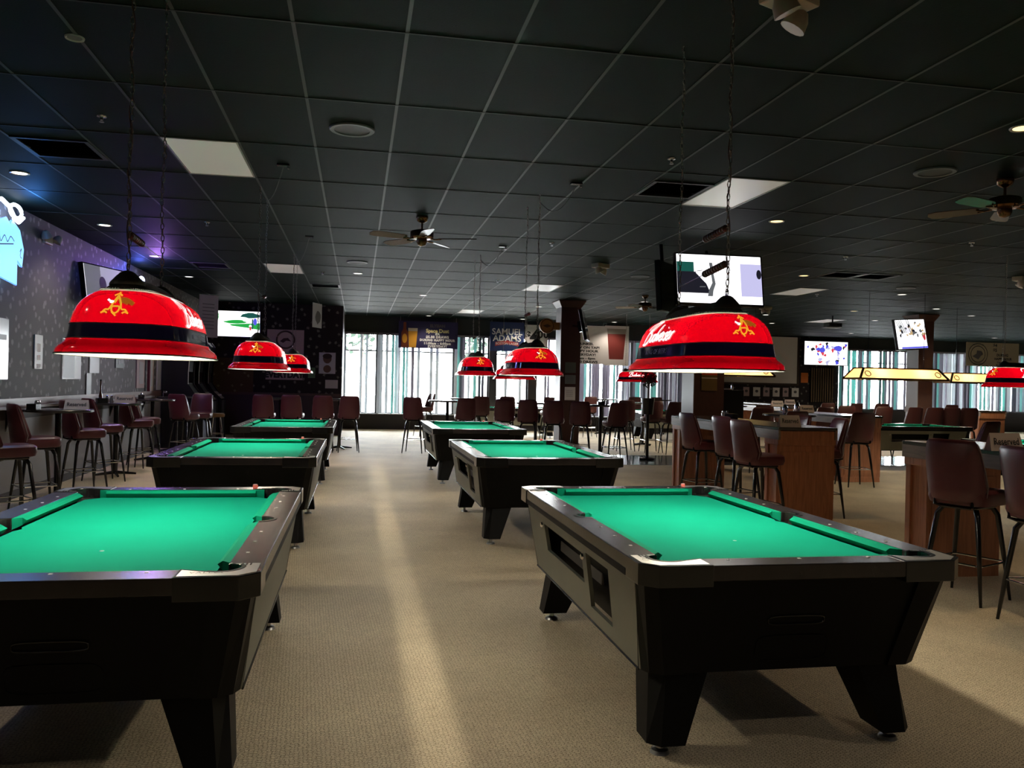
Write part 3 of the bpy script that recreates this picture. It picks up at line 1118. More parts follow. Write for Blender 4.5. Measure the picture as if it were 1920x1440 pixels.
def make_red_lamp():
    t = empty('table_lamp')
    a = MB()
    a.loft([lamp_ring(z, d) for z, d in PROF], False, False)
    sh = a.build('lower_flare', M_red, t, smooth=True)
    MB().loft([lamp_ring(z, d) for z, d in PROF_BAND], False, False).build('band', M_navy, t, smooth=True)
    up = MB().loft([lamp_ring(z, d) for z, d in PROF_UP], False, False).build('shade', M_red, t, smooth=True)
    e = MB()
    for z, d, rr in ((0, 0, .0035), (.064, .041, .0022), (.125, .052, .0022)):
        e.tube(lamp_ring(z, d, eps=.001), rr, 5, closed=True)
    e.build('edge_beading', M_shadetop, t)
    # metal roof: gallery, hipped body and two bell caps joined by a ridge
    r = MB()
    def rr2(hx, hy, z, n=3.0): return rrect(hx, hy, n, 36, z)
    r.loft([rr2(.128, .388, .262), rr2(.134, .395, .276), rr2(.126, .388, .280), rr2(.085, .360, .308), rr2(.045, .330, .334), rr2(.012, .30, .342)], True, True)
    r.build('roof', M_shadetop, t, smooth=True)
    for s in (-1, 1):
        b = MB().lathe([(.074, .300), (.070, .312), (.058, .326), (.044, .342), (.030, .356), (.018, .363), (.004, .366)], 18, c=(0, s * CHAIN_Y * .88))
        b.build('bell_cap', M_shadetop, t, smooth=True)
        h = MB()
        h.tube([(.0, s * CHAIN_Y * .88 + .016 * math.cos(q), .379 + .016 * math.sin(q)) for q in [2 * PI * k / 12 for k in range(12)]], .0028, 5, closed=True)
        h.build('hanging_ring', M_blackmt, t)
        c = bpy.data.objects.new('chain', CHAIN)
        COL.objects.link(c)
        c.parent = t
        c.location = (0, s * CHAIN_Y * .88, .385)
    g = MB()
    rg = rrect(.136, .397, 3.0, 120, .280)
    for p in rg:
        g.lathe([(.0005, p[2] - .004), (.0042, p[2]), (.0005, p[2] + .004)], 5, c=(p[0], p[1]))
    o = g.build('beaded_gallery', M_casting, t)
    o['kind'] = 'stuff'
    # power cord woven down one chain
    k = MB()
    k.tube([(.008 * math.sin(q * .9), -CHAIN_Y * .88 + .008 * math.cos(q * .9), .36 + q * (CHAIN_L / 40)) for q in range(41)], .0026, 5)
    k.build('power_cord', mat('brown_cord', (0.10, 0.055, 0.04), 0.5), t)
    # bulbs
    for s in (-1, 1):
        b = MB().lathe([(.012, .262), (.013, .250), (.024, .240), (.026, .228), (.018, .216), (.002, .212)], 14, c=(0, s * .22))
        b.build('bulb', M_bulb, t, smooth=True)
    # print: script on both long sides, motto in the band, gold emblem on both ends
    for s in (-1, 1):
        vs, fs = ribbon(shear_pts(script_word()), .0105)
        subdiv_decal(vs, fs, lambda x, y, s=s: on_shade_side(-s * -1 * x * 1.35 + s * .0, .187 + y * 1.02, s), 'script_lettering', M_whitemit, up)
        me = text_mesh('KING OF BEERS', .036, shear=.25, spacing=1.25)
        me.materials.clear(); me.materials.append(mat('silver_print', (.30, .28, .30), .4))
        wrap(me, lambda x, y, s=s: on_shade_side(s * x, .094 + y, s, .0025))
        o = bpy.data.objects.new('motto_lettering', me); COL.objects.link(o); o.parent = t
        for st, w_, m_ in ((EMB_W, .012, M_goldark), (EMB_A, .0075, M_goldemit), (EMB_H, .009, M_whitemit)):
            vs, fs = ribbon(st, w_)
            eps = .0035 if st is not EMB_W else .0025
            subdiv_decal(vs, fs, lambda x, y, s=s, eps=eps: on_shade_end(-s * x * .95 - .0, .205 + y * .95, s, eps), 'gold_emblem', m_, up)
    return t


red = make_red_lamp()
G_L = 'red shaded lamps hung over the pool tables'
REDS = [(-.985, 4.14, 0, 'largest red lamp, upper left, nearest the camera', 24, 1.545),
        (1.765, 4.10, 0, 'large red lamp right of centre, below the lit hanging television', 24, 1.545),
        (-.985, 8.90, 0, 'red lamp left of the Everyday poster, second in the left row', 22, 1.545),
        (-.985, 13.35, 0, 'small red lamp half hidden behind the second lamp of the left row', 20, 1.55),
        (1.775, 8.50, 0, 'red lamp in front of the brown column, second in the right row', 22, 1.545),
        (1.775, 12.60, 0, 'small red lamp before the windows, third in the right row', 20, 1.565),
        (9.12, 10.05, PI / 2, 'red lamp cut by the right edge of the frame, beside the tilted banner', 22, 1.55),
        (4.05, 21.4, PI / 2, 'distant red lamp mostly hidden behind the second right lamp', 16, 1.56),
        (7.35, 21.2, PI / 2.4, 'tiny distant red lamp under the left end of the large right lamp', 16, 1.56)]
for k, (x, y, rz, lab, en, z) in enumerate(REDS):
    o = red if k == 0 else copy_tree(red)
    o.location = (x, y, z)
    o.rotation_euler = (0, 0, rz)
    tag(o, lab, 'lamp', G_L)
for k, (x, y, rz, lab, en, z) in enumerate(REDS):
    for s in (-1, 1):
        p = Matrix.Rotation(rz, 3, 'Z') @ Vector((0, s * .22, .178))
        light('bulb_light', 'POINT', (x + p.x, y + p.y, z + p.z), en * 1.6, (1.0, .90, .71), .045)

# score beads strung between the chains
M_rod = mat('bare_wire', (0.4, 0.38, 0.36), 0.35, metal=0.8)


def beads(p0, p1, frac, n, lab, r=.019):
    """wire from p0 to p1 with n beads pushed up to the p0 end over a fraction of it"""
    a, b = Vector(p0), Vector(p1)
    d = b - a
    t = empty('score_beads', p0)
    MB().tube([(0, 0, 0), d], .0022, 5).build('wire', M_rod, t)
    L = d.length * frac
    q = d.normalized()
    rot = q.to_track_quat('Z', 'Y')
    h = L / n
    me = MB().lathe([(.004, 0), (r * .82, h * .1), (r, h * .45), (r * .82, h * .9), (.004, h * .98)], 12).mesh('bead', M_bead, True)
    for k in range(n):
        o = bpy.data.objects.new('bead', me)
        COL.objects.link(o)
        o.parent = t
        o.location = q * (.02 + k * h)
        o.rotation_mode = 'QUATERNION'
        o.rotation_quaternion = rot
    tag(t, lab, 'score beads', 'score bead wires between lamp chains')


cy = CHAIN_Y * .88
beads((1.765, 4.10 - cy, 2.245), (1.765, 4.10 + cy, 2.21), .42, 9, 'upper string of reddish score beads over the large right lamp')
beads((1.765, 4.10 - cy, 2.07), (1.765, 4.10 + cy, 2.02), .42, 9, 'lower string of reddish score beads across the lit television')
beads((-.985, 4.14 - cy, 2.07), (-.985, 4.14 + cy, 2.05), .34, 8, 'string of dark score beads above the largest left lamp', .017)
beads((1.775, 8.50 + cy, 2.19), (1.775, 8.50 - cy, 2.21), .30, 6, 'short string of brown score beads above the second right lamp')
beads((1.775, 12.60 + cy, 2.15), (1.775, 12.60 - cy, 2.15), .30, 5, 'tiny score beads above the third right lamp')
beads((-.985, 8.90 + cy, 2.33), (-.985, 8.90 - cy, 2.25), .30, 5, 'score beads above the second left lamp, before the golf television')


def make_amber_lamp():
    t = empty('stained_glass_lamp')
    hx, hy, z1 = .28, .95, .205
    tx, ty = .15, .80
    bot = [(-hx, -hy), (hx, -hy), (hx, hy), (-hx, hy)]
    top = [(-tx, -ty), (tx, -ty), (tx, ty), (-tx, ty)]
    for k in range(4):
        a, b, c, d = bot[k], bot[(k + 1) % 4], top[(k + 1) % 4], top[k]
        MB().add([(*a, 0), (*b, 0), (*c, z1), (*d, z1)], [(0, 1, 2, 3)]).build('glass_panel', M_amber, t)
    f = MB()
    for k in range(4):
        f.tube([(*bot[k], 0), (*top[k], z1)], .024, 5)
        f.tube([(*bot[k], 0), (*bot[(k + 1) % 4], 0)], .020, 5)
        f.tube([(*top[k], z1), (*top[(k + 1) % 4], z1)], .018, 5)
    f.build('frame', M_brass, t)
    MB().box(-tx, tx, -ty, ty, z1, z1 + .008).build('top_plate', M_shadetop, t)
    g = MB()
    for s in (-1, 1):
        for e in (-1, 1):
            pts = [(s * (hx - .035 - .035 * 0), e * .75 + .06 * math.cos(q), .10 + .05 * math.sin(q)) for q in [2 * PI * k / 10 for k in range(10)]]
            pts = [(s * (hx - (p[2] / z1) * (hx - tx) + .004), p[1], p[2]) for p in pts]
            g.tube(pts, .010, 4, closed=True)
    g.build('scroll_ornament', mat('amber_lead', (0.25, 0.13, 0.02), 0.4), t)['kind'] = 'stuff'
    for s in (-1, 1):
        MB().tube([(0, s * .6, z1), (0, s * .6, CEIL - 1.69)], .004, 5).build('hanging_wire', M_blackmt, t)
        MB().lathe([(.012, .19), (.013, .17), (.03, .13), (.033, .11), (.02, .08), (.002, .07)], 12, c=(0, s * .45)).build('bulb', M_bulb, t, smooth=True)
    return t


amb = make_amber_lamp()
for k, (x, y, rz, lab) in enumerate([(10.3, 14.5, PI / 2, 'amber stained glass lamp hanging in front of the right-hand column'),
                                     (13.9, 16.6, PI / 2, 'amber stained glass lamp partly behind the rightmost red lamp'),
                                     (8.0, 17.0, PI / 2, 'amber lamp peeping out beneath the large right red lamp')]):
    o = amb if k == 0 else copy_tree(amb)
    o.location = (x, y, 1.69 if k != 2 else 1.725)
    o.rotation_euler = (0, 0, rz)
    tag(o, lab, 'lamp', 'amber stained glass table lamps')

for x, y, z in ((10.3, 14.5, 1.69), (13.9, 16.6, 1.69), (8.0, 17.0, 1.725)):
    for s in (-1, 1):
        light('bulb_light', 'POINT', (x + s * .45, y, z + .045), 16, (1.0, .84, .55), .025)

# ------------------------------------------------------------------ bar stools


def make_stool(vinyl, name='bar_stool'):
    t = empty(name)
    # padded seat
    s = MB()
    lv = [(.672, .175, .17), (.680, .205, .20), (.72, .218, .212), (.765, .212, .207), (.782, .190, .185), (.787, .12, .12)]
    s.loft([rrect(a, b, 4.5, 28, z) for z, a, b in lv])
    s.build('seat', vinyl, t, smooth=True)
    # wrap-around padded back, tapering to the top
    def back_ring(z, w, y, th, wrap):
        n = 9
        out, inn = [], []
        for k in range(n):
            u = -1 + 2 * k / (n - 1)
            yy = y + wrap * (abs(u) ** 2.6)
            e = .004 if abs(u) > .99 else 0
            out.append((u * w, yy - th / 2 + e, z))
            inn.append((u * w * .93, yy + th / 2 - e, z))
        return out + inn[::-1]
    b = MB()
    rings = [back_ring(.700, .150, -.200, .040, .03), back_ring(.715, .190, -.205, .062, .06), back_ring(.80, .205, -.215, .068, .085), back_ring(.92, .200, -.228, .066, .062),
             back_ring(1.04, .188, -.243, .060, .04), back_ring(1.105, .176, -.252, .050, .03), back_ring(1.128, .160, -.256, .030, .025), back_ring(1.134, .14, -.258, .010, .02)]
    b.loft(rings)
    b.build('backrest', vinyl, t, smooth=True)
    for s_ in (-1, 1):
        p = MB()
        p.tube([(s_ * .203, -.148, .74), (s_ * .206, -.135, .81), (s_ * .201, -.168, .92), (s_ * .189, -.204, 1.04), (s_ * .177, -.223, 1.10)], .004, 4)
        p.build('edge_highlight', mat('pale_highlight', (0.30, 0.26, 0.26), 0.3), t)  # pale tube painted in as the white highlight along the back edge
    f = MB()
    f.tube([(-.13, -.195, .76), (-.13, -.20, .67), (-.11, -.15, .655), (.11, -.15, .655), (.13, -.20, .67), (.13, -.195, .76)], .012, 6)
    f.tube([(-.13, .13, .66), (.13, .13, .66), (.13, -.13, .66), (-.13, -.13, .66)], .011, 6, closed=True)
    f.box(-.10, .10, -.10, .10, .665, .70)
    f.build('seat_frame', M_blackmt, t, smooth=True)
    leg = MB()
    leg.tube([(.07, .07, .655), (.115, .115, .650), (.140, .140, .600), (.170, .170, .34), (.205, .205, .0)], [.017, .019, .019, .017, .010], 8)
    me = leg.mesh('leg', M_blackmt, True)
    for k in range(4):
        o = bpy.data.objects.new('leg', me)
        COL.objects.link(o)
        o.parent = t
        o.rotation_euler = (0, 0, k * PI / 2)
    r = MB()
    q = .183
    c = .03
    r.tube([(q, -q + c, .27), (q, q - c, .27), (q - c, q, .27), (-q + c, q, .27), (-q, q - c, .27), (-q, -q + c, .27), (-q + c, -q, .27), (q - c, -q, .27)], .008, 6, closed=True)
    r.build('footrest', M_chrome, t, smooth=True)
    return t


stoolA = make_stool(M_vinyl)
stoolB = make_stool(M_vinyl2)
used = set()


def stool(src, x, y, deg, lab, grp):
    """deg: direction the sitter faces, 90 = away from the camera"""
    o = instance(src, used)
    o.location = (x, y, 0)
    o.rotation_euler = (0, 0, math.radians(deg - 90 + random.uniform(-5, 5)))
    tag(o, lab, 'bar stool', grp)
    return o


GA = 'maroon stools along the near long tables'
stool(stoolA, 4.30, 5.22, 25, 'big maroon stool right in front of the wooden end of the near Reserved table', GA)
stool(stoolA, 4.30, 4.48, 0, 'maroon stool cut by the right edge of the frame', GA)
stool(stoolA, 4.34, 9.95, 8, 'leftmost of three brown stools with backs toward us at the middle long table', GA)
stool(stoolA, 4.34, 8.95, 8, 'middle of three brown stools along the middle long table', GA)
stool(stoolA, 4.12, 8.0, 8, 'right one of three brown stools, nearest the wooden table end', GA)
stool(stoolA, 5.30, 9.60, 185, 'stool showing only its curved back above the middle table, left one', GA)
stool(stoolA, 5.30, 8.80, 175, 'stool showing only its curved back above the middle table, right one', GA)
GL = 'dark maroon stools along the left wall'
for x, y, d, lab in [(-3.20, 8.50, 38, 'dark stool cut by the left edge of the frame'), (-3.34, 9.60, 38, 'dark stool on the near side of the first left high table'),
                     (-3.30, 11.05, 42, 'dark stool with a shiny seat corner behind the first left high table'), (-3.38, 12.15, 36, 'brown stool on the near side of the second left high table'),
                     (-3.30, 13.50, 40, 'stool with a purple sheen on its seat, left wall row'), (-3.36, 14.25, 32, 'stool before the third left high table'),
                     (-3.08, 15.95, 60, 'small stool beyond the third left high table'), (-2.92, 16.55, -95, 'maroon stool beside the first arcade cabinet, at the end of the left wall row')]:
    stool(stoolA, x, y, d, lab, GL)
GF = 'maroon stools at the high tables beyond the pool tables'
for x, y, d, lab in [(-1.80, 17.0, 92, 'maroon stool back farthest left behind the farthest left pool table'), (-1.25, 17.0, 88, 'second maroon stool back behind the farthest left pool table'),
                     (-.66, 17.05, 90, 'third maroon stool back behind the farthest left pool table, below the face poster'), (-.16, 17.05, 91, 'maroon stool with its legs in view right of the farthest left pool table'),
                     (1.16, 17.0, 78, 'lone stool at the end of the carpeted aisle'), (2.22, 17.2, 90, 'stool back behind the farthest right pool table, left end'),
                     (3.01, 16.9, 75, 'stool back behind the farthest right pool table, first of the close row'), (3.42, 16.5, 75, 'stool in the close row, left of the column base'),
                     (3.86, 16.1, 72, 'stool in the close row directly before the column base'), (4.32, 15.75, 75, 'reddish brown stool in the close row, right of the column base'),
                     (4.88, 15.3, 95, 'dark stool nearest the shiny walkway, right end of the close row')]:
    stool(stoolA, x, y, d, lab, GF)
GM = 'dark brown stools at the far middle tables'
for x, y, d, lab in [(5.90, 17.8, 85, 'far dark stool, left one of the pair on the shiny carpet'), (6.40, 17.45, 92, 'far dark stool, right one of the pair on the shiny carpet'),
                     (6.70, 17.0, 95, 'far dark stool just left of the brown poster column'), (1.75, 22.0, 200, 'small stool by the bright window, side on'),
                     (2.90, 19.6, 90, 'distant stool back under the blue banner, left'), (3.60, 20.0, 88, 'distant stool back under the blue banner, right'),
                     (4.75, 20.3, 92, 'distant dark stool behind the close row, left of the column'), (6.35, 22.4, 90, 'distant stool back right of the round-sign column'),
                     (8.0, 23.4, 88, 'distant stool back below the teal blinds, left'), (8.65, 23.4, 92, 'distant stool back below the teal blinds, right')]:
    stool(stoolB, x, y, d, lab, GM)
GR = 'brown stools crowded in the right half of the room'
for x, y, d, lab in [(7.50, 11.5, 88, 'large black stool silhouette right of the middle table end'), (6.45, 11.6, 95, 'stool with a chrome edge behind the middle Reserved card'),
                     (6.85, 13.45, 90, 'brown stool back between the two Reserved cards'), (8.72, 14.6, 95, 'stool back left of the wooden end of the third long table'),
                     (8.05, 15.6, 85, 'stool back with a shiny highlighted edge before the long rear table'), (9.30, 16.4, 90, 'stool in the rear rows below the slatted shutter'),
                     (10.3, 16.3, 88, 'stool back behind the amber-lit pool table, far left'), (10.9, 15.9, 92, 'stool back behind the amber-lit pool table, left'),
                     (11.6, 15.9, 90, 'big stool back behind the amber-lit pool table, second from left'), (12.15, 15.95, 85, 'stool back behind the amber-lit pool table, middle'),
                     (12.62, 16.0, 78, 'greyish shining stool back behind the amber-lit pool table'), (13.1, 16.05, 75, 'rightmost shining stool back behind the amber-lit pool table'),
                     (7.25, 8.75, 110, 'stool half hidden by the near Reserved card, by the right-edge pool table'), (12.4, 11.3, 90, 'dark stool above the right-edge pool table'),
                     (13.0, 11.4, 92, 'dark stool at the far right edge above the right-edge pool table'), (11.6, 19.2, 90, 'small far stool under the lit wall television'),
                     (12.5, 19.4, 95, 'small far stool under the ceiling projector'), (15.6, 19.8, 88, 'small far stool right of the right-hand column'),
                     (13.4, 19.6, 90, 'small far stool left of the right-hand column')]:
    stool(stoolB, x, y, d, lab, GR)

# round vinyl arcade stool
t = empty('round_stool', (-2.95, 18.6, 0))
MB().lathe([(.02, .60), (.16, .60), (.175, .62), (.175, .66), (.15, .68), (.01, .685)], 20).build('seat', mat('golden_brown_vinyl', (0.22, 0.12, 0.035), 0.3), t, smooth=True)
for k in range(4):
    a = PI / 4 + k * PI / 2
    MB().tube([(.10 * math.cos(a), .10 * math.sin(a), .60), (.20 * math.cos(a), .20 * math.sin(a), 0)], .012, 6).build('leg', M_chrome, t)
MB().tube([(.155 * math.cos(2 * PI * k / 16), .155 * math.sin(2 * PI * k / 16), .25) for k in range(16)], .008, 6, closed=True).build('foot_ring', M_chrome, t)
tag(t, 'round golden brown stool in front of the arcade cabinets', 'stool')

# ------------------------------------------------------------------ long high tables with wooden pedestals


def long_table(x0, x1, y0, y1, top, lab, far_only=False):
    w, L = x1 - x0, y1 - y0
    t = empty('high_table', ((x0 + x1) / 2, (y0 + y1) / 2, 0))
    hx, hy = w / 2, L / 2
    MB().box(-hx, hx, -hy, hy, top - .03, top).build('top', M_tabletop, t, bevel=.006)
    a = MB()
    for s in (-1, 1):
        a.box(s * hx - .0 - (.025 if s > 0 else 0), s * hx + (.025 if s < 0 else 0), -hy + .0, hy, top - .13, top - .03)
    a.build('apron', M_apron, t)
    for s in (-1, 1):
        yc = s * (hy - .17)
        p = empty('pedestal', (0, yc, 0), 0, t) if False else None
        m = MB()
        m.box(-hx + .03, hx - .03, yc - .13, yc + .13, .06, top - .14)
        ped = m.build('pedestal', M_pedwood, t)
        # raised stiles, fluted side faces, cap with dark pegs, plinth
        f = MB()
        f.box(-hx + .005, hx - .005, yc - .15, yc + .15, top - .19, top - .035)
        f.build('pedestal_cap', M_pedwood, ped, bevel=.008)
        MB().box(-hx + .02, hx - .02, yc - .14, yc + .14, 0, .08).build('plinth', M_pedwood, ped)
        for sx in (-1, 1):
            for k in (-1, 1):
                MB().box(sx * (hx - .02) - .012, sx * (hx - .02) + .012, yc + k * .10 - .028, yc + k * .10 + .028, .08, top - .19).build('stile', M_pedwood, ped)
            q = MB()
            for k in range(3):
                q.box(sx * (hx - .005) - .003, sx * (hx - .005) + .003, yc - .08 + k * .05, yc - .055 + k * .05, top - .115, top - .09)
            q.build('peg', M_ink, ped)
        for k in (-1, 1):
            MB().box(-hx + .05, hx - .05, yc + k * .133 - .006, yc + k * .133 + .006, .12, top - .26).build('panel', M_pedwood, ped)
    return tag(t, lab, 'table', 'long high bar tables with wooden pedestal ends')


long_table(4.35, 5.03, 8.03, 11.05, 1.057, 'middle long high table with three stool backs along its left side')
long_table(4.42, 5.10, 3.05, 6.12, 1.057, 'near long high table at the right edge, holding a Reserved card')
long_table(7.58, 8.28, 11.95, 14.2, 1.057, 'third long high table, wooden end behind the black stool silhouette')
long_table(9.35, 10.05, 17.2, 20.2, 1.05, 'far long high table below the lit wall television')
long_table(14.2, 14.9, 16.9, 19.6, 1.057, 'far long high table with a wooden end right of the shining stool backs')
long_table(11.0, 11.7, 20.0, 23.0, 1.05, 'farthest long high table before the bright right windows')


def pub_table(x, y, r, top, lab, grp='round high pub tables', light_=False):
    t = empty('pub_table', (x, y, 0))
    m = M_tabletop
    MB().lathe([(r - .02, top - .035), (r, top - .028), (r, top - .006), (r - .008, top)], 32).build('tabletop', m, t, smooth=True)
    MB().lathe([(.035, .03), (.035, top - .035)], 12).build('post', M_blackmt, t, smooth=True)
    b = MB()
    for k in range(4):
        a = k * PI / 2 + .4
        c, s = math.cos(a), math.sin(a)
        b.tube([(0, 0, .05), (c * .28, s * .28, .018)], [.028, .016], 6)
    b.build('cross_foot', M_blackmt, t)
    return tag(t, lab, 'table', grp)


pub_table(-3.36, 10.3, .37, 1.05, 'first round high table along the left wall, with a Reserved card')
pub_table(-3.42, 12.85, .36, 1.055, 'second round high table along the left wall, with a Reserved card')
pub_table(-3.45, 15.15, .36, 1.055, 'third round high table along the left wall')
pub_table(-3.45, 17.05, .36, 1.055, 'round high table just before the arcade cabinets')
pub_table(-1.55, 17.75, .40, 1.05, 'round high table behind the two leftmost maroon stool backs')
pub_table(-.35, 17.8, .40, 1.05, 'round high table in front of the leftmost bright window')
pub_table(1.95, 18.1, .42, 1.05, 'round high table beyond the lone stool at the aisle end')
pub_table(2.75, 21.2, .42, 1.05, 'white-edged round table by the windows beyond the aisle')
pub_table(3.80, 17.5, .45, 1.05, 'round high table in the close row left of the column base')
pub_table(4.95, 16.5, .45, 1.05, 'round high table in the close row right of the column base')
pub_table(6.9, 19.4, .45, 1.05, 'round high table behind the pair of far dark stools')
pub_table(8.6, 18.2, .40, 1.05, 'round high table near the brown poster column')
pub_table(7.2, 23.8, .45, 1.05, 'round table silhouetted under the teal blinds')
pub_table(9.0, 24.0, .42, 1.05, 'farthest round table under the teal blinds')
pub_table(6.95, 12.5, .42, 1.05, 'round high table carrying two chrome shakers')

# ------------------------------------------------------------------ Reserved cards
M_card = mat('pinkish_card', (0.88, 0.76, 0.73), 0.6)


def reserved(x, y, z, rz, w, h, lab):
    t = empty('reserved_card', (x, y, z), rz)
    c = MB()
    d = h * .30
    a = [(-w / 2, -d, 0), (w / 2, -d, 0), (w / 2 - .012, 0, h), (-w / 2 + .012, 0, h)]
    b = [(-w / 2, d, 0), (w / 2, d, 0), (w / 2 - .012, .002, h), (-w / 2 + .012, .002, h)]
    c.add(a, [(0, 1, 2, 3)])
    c.add(b, [(3, 2, 1, 0)])
    c.add([(-w / 2, -d, 0), (w / 2, -d, 0), (w / 2, d, 0), (-w / 2, d, 0)], [(0, 3, 2, 1)])
    c.build('folded_card', M_card, t)
    ang = math.atan2(h, d)
    text('Reserved', h * .55, M_ink, t, (0, -d * .52 - .003, h * .50 + .002), (ang, 0, 0), sx=w / h * .37, bold=.0008)
    return tag(t, lab, 'table card', 'folded Reserved cards on the tables')


reserved(4.50, 5.12, 1.057, math.radians(-2), .26, .125, 'Reserved card on the near long table at the right edge')
reserved(4.52, 8.12, 1.057, math.radians(-5), .235, .125, 'Reserved card on the end of the middle long table')
reserved(7.9, 13.6, 1.057, math.radians(-5), .26, .12, 'blank-looking Reserved card on the third long table')
reserved(-3.16, 10.28, 1.05, math.radians(6), .265, .11, 'Reserved card on the first left high table')
reserved(-3.28, 12.75, 1.055, math.radians(4), .28, .12, 'Reserved card on the second left high table')
reserved(9.7, 18.0, 1.05, 0, .3, .13, 'tiny Reserved card on the far long table below the shutter')
reserved(11.35, 20.4, 1.05, 0, .3, .13, 'tiny Reserved card before the bright right windows')

# condiment sets, shakers, napkins
M_nap = mat('napkin_white', (0.6, 0.6, 0.6), 0.8)
M_clear = mat('smoky_glass', (0.20, 0.19, 0.20), 0.08, spec=0.8)


def caddy(x, y, z, lab):
    t = empty('condiment_caddy', (x, y, z), random.uniform(0, 3))
    MB().box(-.07, .07, -.05, .05, 0, .07).build('napkin_box', M_blackpl, t, bevel=.004)
    for k in (-1, 1):
        j = MB().lathe([(.022, 0), (.024, .06), (.016, .085)], 10, c=(k * .03 + .10, .0))
        o = j.build('shaker', M_clear, t, smooth=True)
        MB().lathe([(.018, .085), (.017, .10), (.004, .108)], 10, c=(k * .03 + .10, .0)).build('cap', M_chrome, o, smooth=True)
    tag(t, lab, 'condiments', 'condiment sets on the tables')


caddy(-3.5, 9.95, 1.05, 'dark condiment set at the left end of the wall row')
caddy(-3.55, 12.6, 1.055, 'condiment set behind the first left Reserved card')
caddy(-3.6, 15.0, 1.055, 'condiment set with jars on the third left high table')
caddy(-3.6, 17.0, 1.055, 'condiment set with a clear jar near the arcade cabinets')
caddy(4.75, 10.0, 1.057, 'napkin holder and shakers at the far part of the middle long table')
caddy(4.95, 16.5, 1.05, 'small condiment set on the round table right of the column')
caddy(6.95, 19.4, 1.05, 'small condiment set on the far table left of the poster column')
for k, (x, y, z, h, lab) in enumerate([(6.85, 12.45, 1.05, .16, 'left chrome shaker behind the middle Reserved card'), (7.12, 12.55, 1.05, .20, 'tall right chrome shaker behind the middle Reserved card')]):
    t = empty('cocktail_shaker', (x, y, z))
    MB().lathe([(.035, 0), (.045, h * .65), (.035, h * .8)], 16).build('body', M_chrome, t, smooth=True)
    MB().lathe([(.034, h * .8), (.025, h * .95), (.012, h)], 16).build('lid', M_chrome, t, smooth=True)
    tag(t, lab, 'shaker', 'chrome shakers')
t = empty('sauce_bottle', (-3.60, 12.72, 1.055))
MB().lathe([(.024, 0), (.026, .10), (.012, .16), (.009, .30), (.011, .31)], 12).build('glass', M_bottleglass, t, smooth=True)
MB().lathe([(.012, .31), (.012, .33)], 10).build('cap', M_black, t)
tag(t, 'tall dark bottle against the grey left wall', 'bottle')

# ------------------------------------------------------------------ columns


def column(x0, x1, y0, d, lab):
    t = empty('column', ((x0 + x1) / 2, y0 + d / 2, 0))
    hx, hy = (x1 - x0) / 2, d / 2
    MB().box(-hx, hx, -hy, hy, 0, CEIL - .0).build('shaft', M_brick, t)
    c = MB()
    c.loft([[(-hx - .01, -hy - .01, CEIL - .16), (hx + .01, -hy - .01, CEIL - .16), (hx + .01, hy + .01, CEIL - .16), (-hx - .01, hy + .01, CEIL - .16)],
            [(-hx - .09, -hy - .09, CEIL - .02), (hx + .09, -hy - .09, CEIL - .02), (hx + .09, hy + .09, CEIL - .02), (-hx - .09, hy + .09, CEIL - .02)],
            [(-hx - .09, -hy - .09, CEIL), (hx + .09, -hy - .09, CEIL), (hx + .09, hy + .09, CEIL), (-hx - .09, hy + .09, CEIL)]])
    c.build('capital', M_brick, t)
    MB().box(-hx - .02, hx + .02, -hy - .02, hy + .02, 0, .12).build('base', M_brick, t)
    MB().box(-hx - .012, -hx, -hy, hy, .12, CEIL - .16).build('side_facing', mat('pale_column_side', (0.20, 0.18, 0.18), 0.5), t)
    struct(t)
    return t


column(4.53, 4.98, 18.3, .5, '')
column(5.93, 6.50, 14.0, .55, '')
column(13.62, 14.02, 18.3, .45, '')


def sheet(name, x0, x1, y, z0, z1, m, lab, cat, grp=None, th=.006, parent=None, rz=0, face='-y'):
    """thin board facing the camera side (-y); returns empty at its lower middle"""
    t = empty(name, ((x0 + x1) / 2, y, (z0 + z1) / 2), rz)
    w, h = (x1 - x0) / 2, (z1 - z0) / 2
    MB().box(-w, w, 0, th, -h, h).build('sheet', m, t)
    if lab:
        tag(t, lab, cat, grp)
    return t


def flat(t, pts, m, name='print', y=-.0015):
    """flat printed shape on a board: pts in the board's x,z"""
    n = len(pts)
    MB().add([(p[0], y, p[1]) for p in pts], [tuple(range(n))]).build(name, m, t)


def blob(cx, cz, rx, rz, n=14, j=0.0):
    return [(cx + rx * (1 + random.uniform(-j, j)) * math.cos(2 * PI * k / n), cz + rz * (1 + random.uniform(-j, j)) * math.sin(2 * PI * k / n)) for k in range(n)]


M_pg = mat('faded_green_paper', (0.12, 0.15, 0.12), 0.7)
GP = 'papers pinned to the round-sign column'
for z0, z1, m, lab in [(1.72, 1.96, M_pg, 'top dull green paper on the round-sign column'), (1.47, 1.67, mat('grey_green_paper', (0.22, 0.25, 0.23), .7), 'middle printed paper on the round-sign column'), (1.10, 1.40, M_paper, 'lowest white paper on the round-sign column')]:
    p = sheet('notice', 4.63, 4.88, 18.285, z0, z1, m, lab, 'notice', GP)
    for k in range(4):
        MB().box(-.09, .07, -.001, 0, -.06 + k * .04, -.055 + k * .04).build('printed_line', M_greyprint, p)
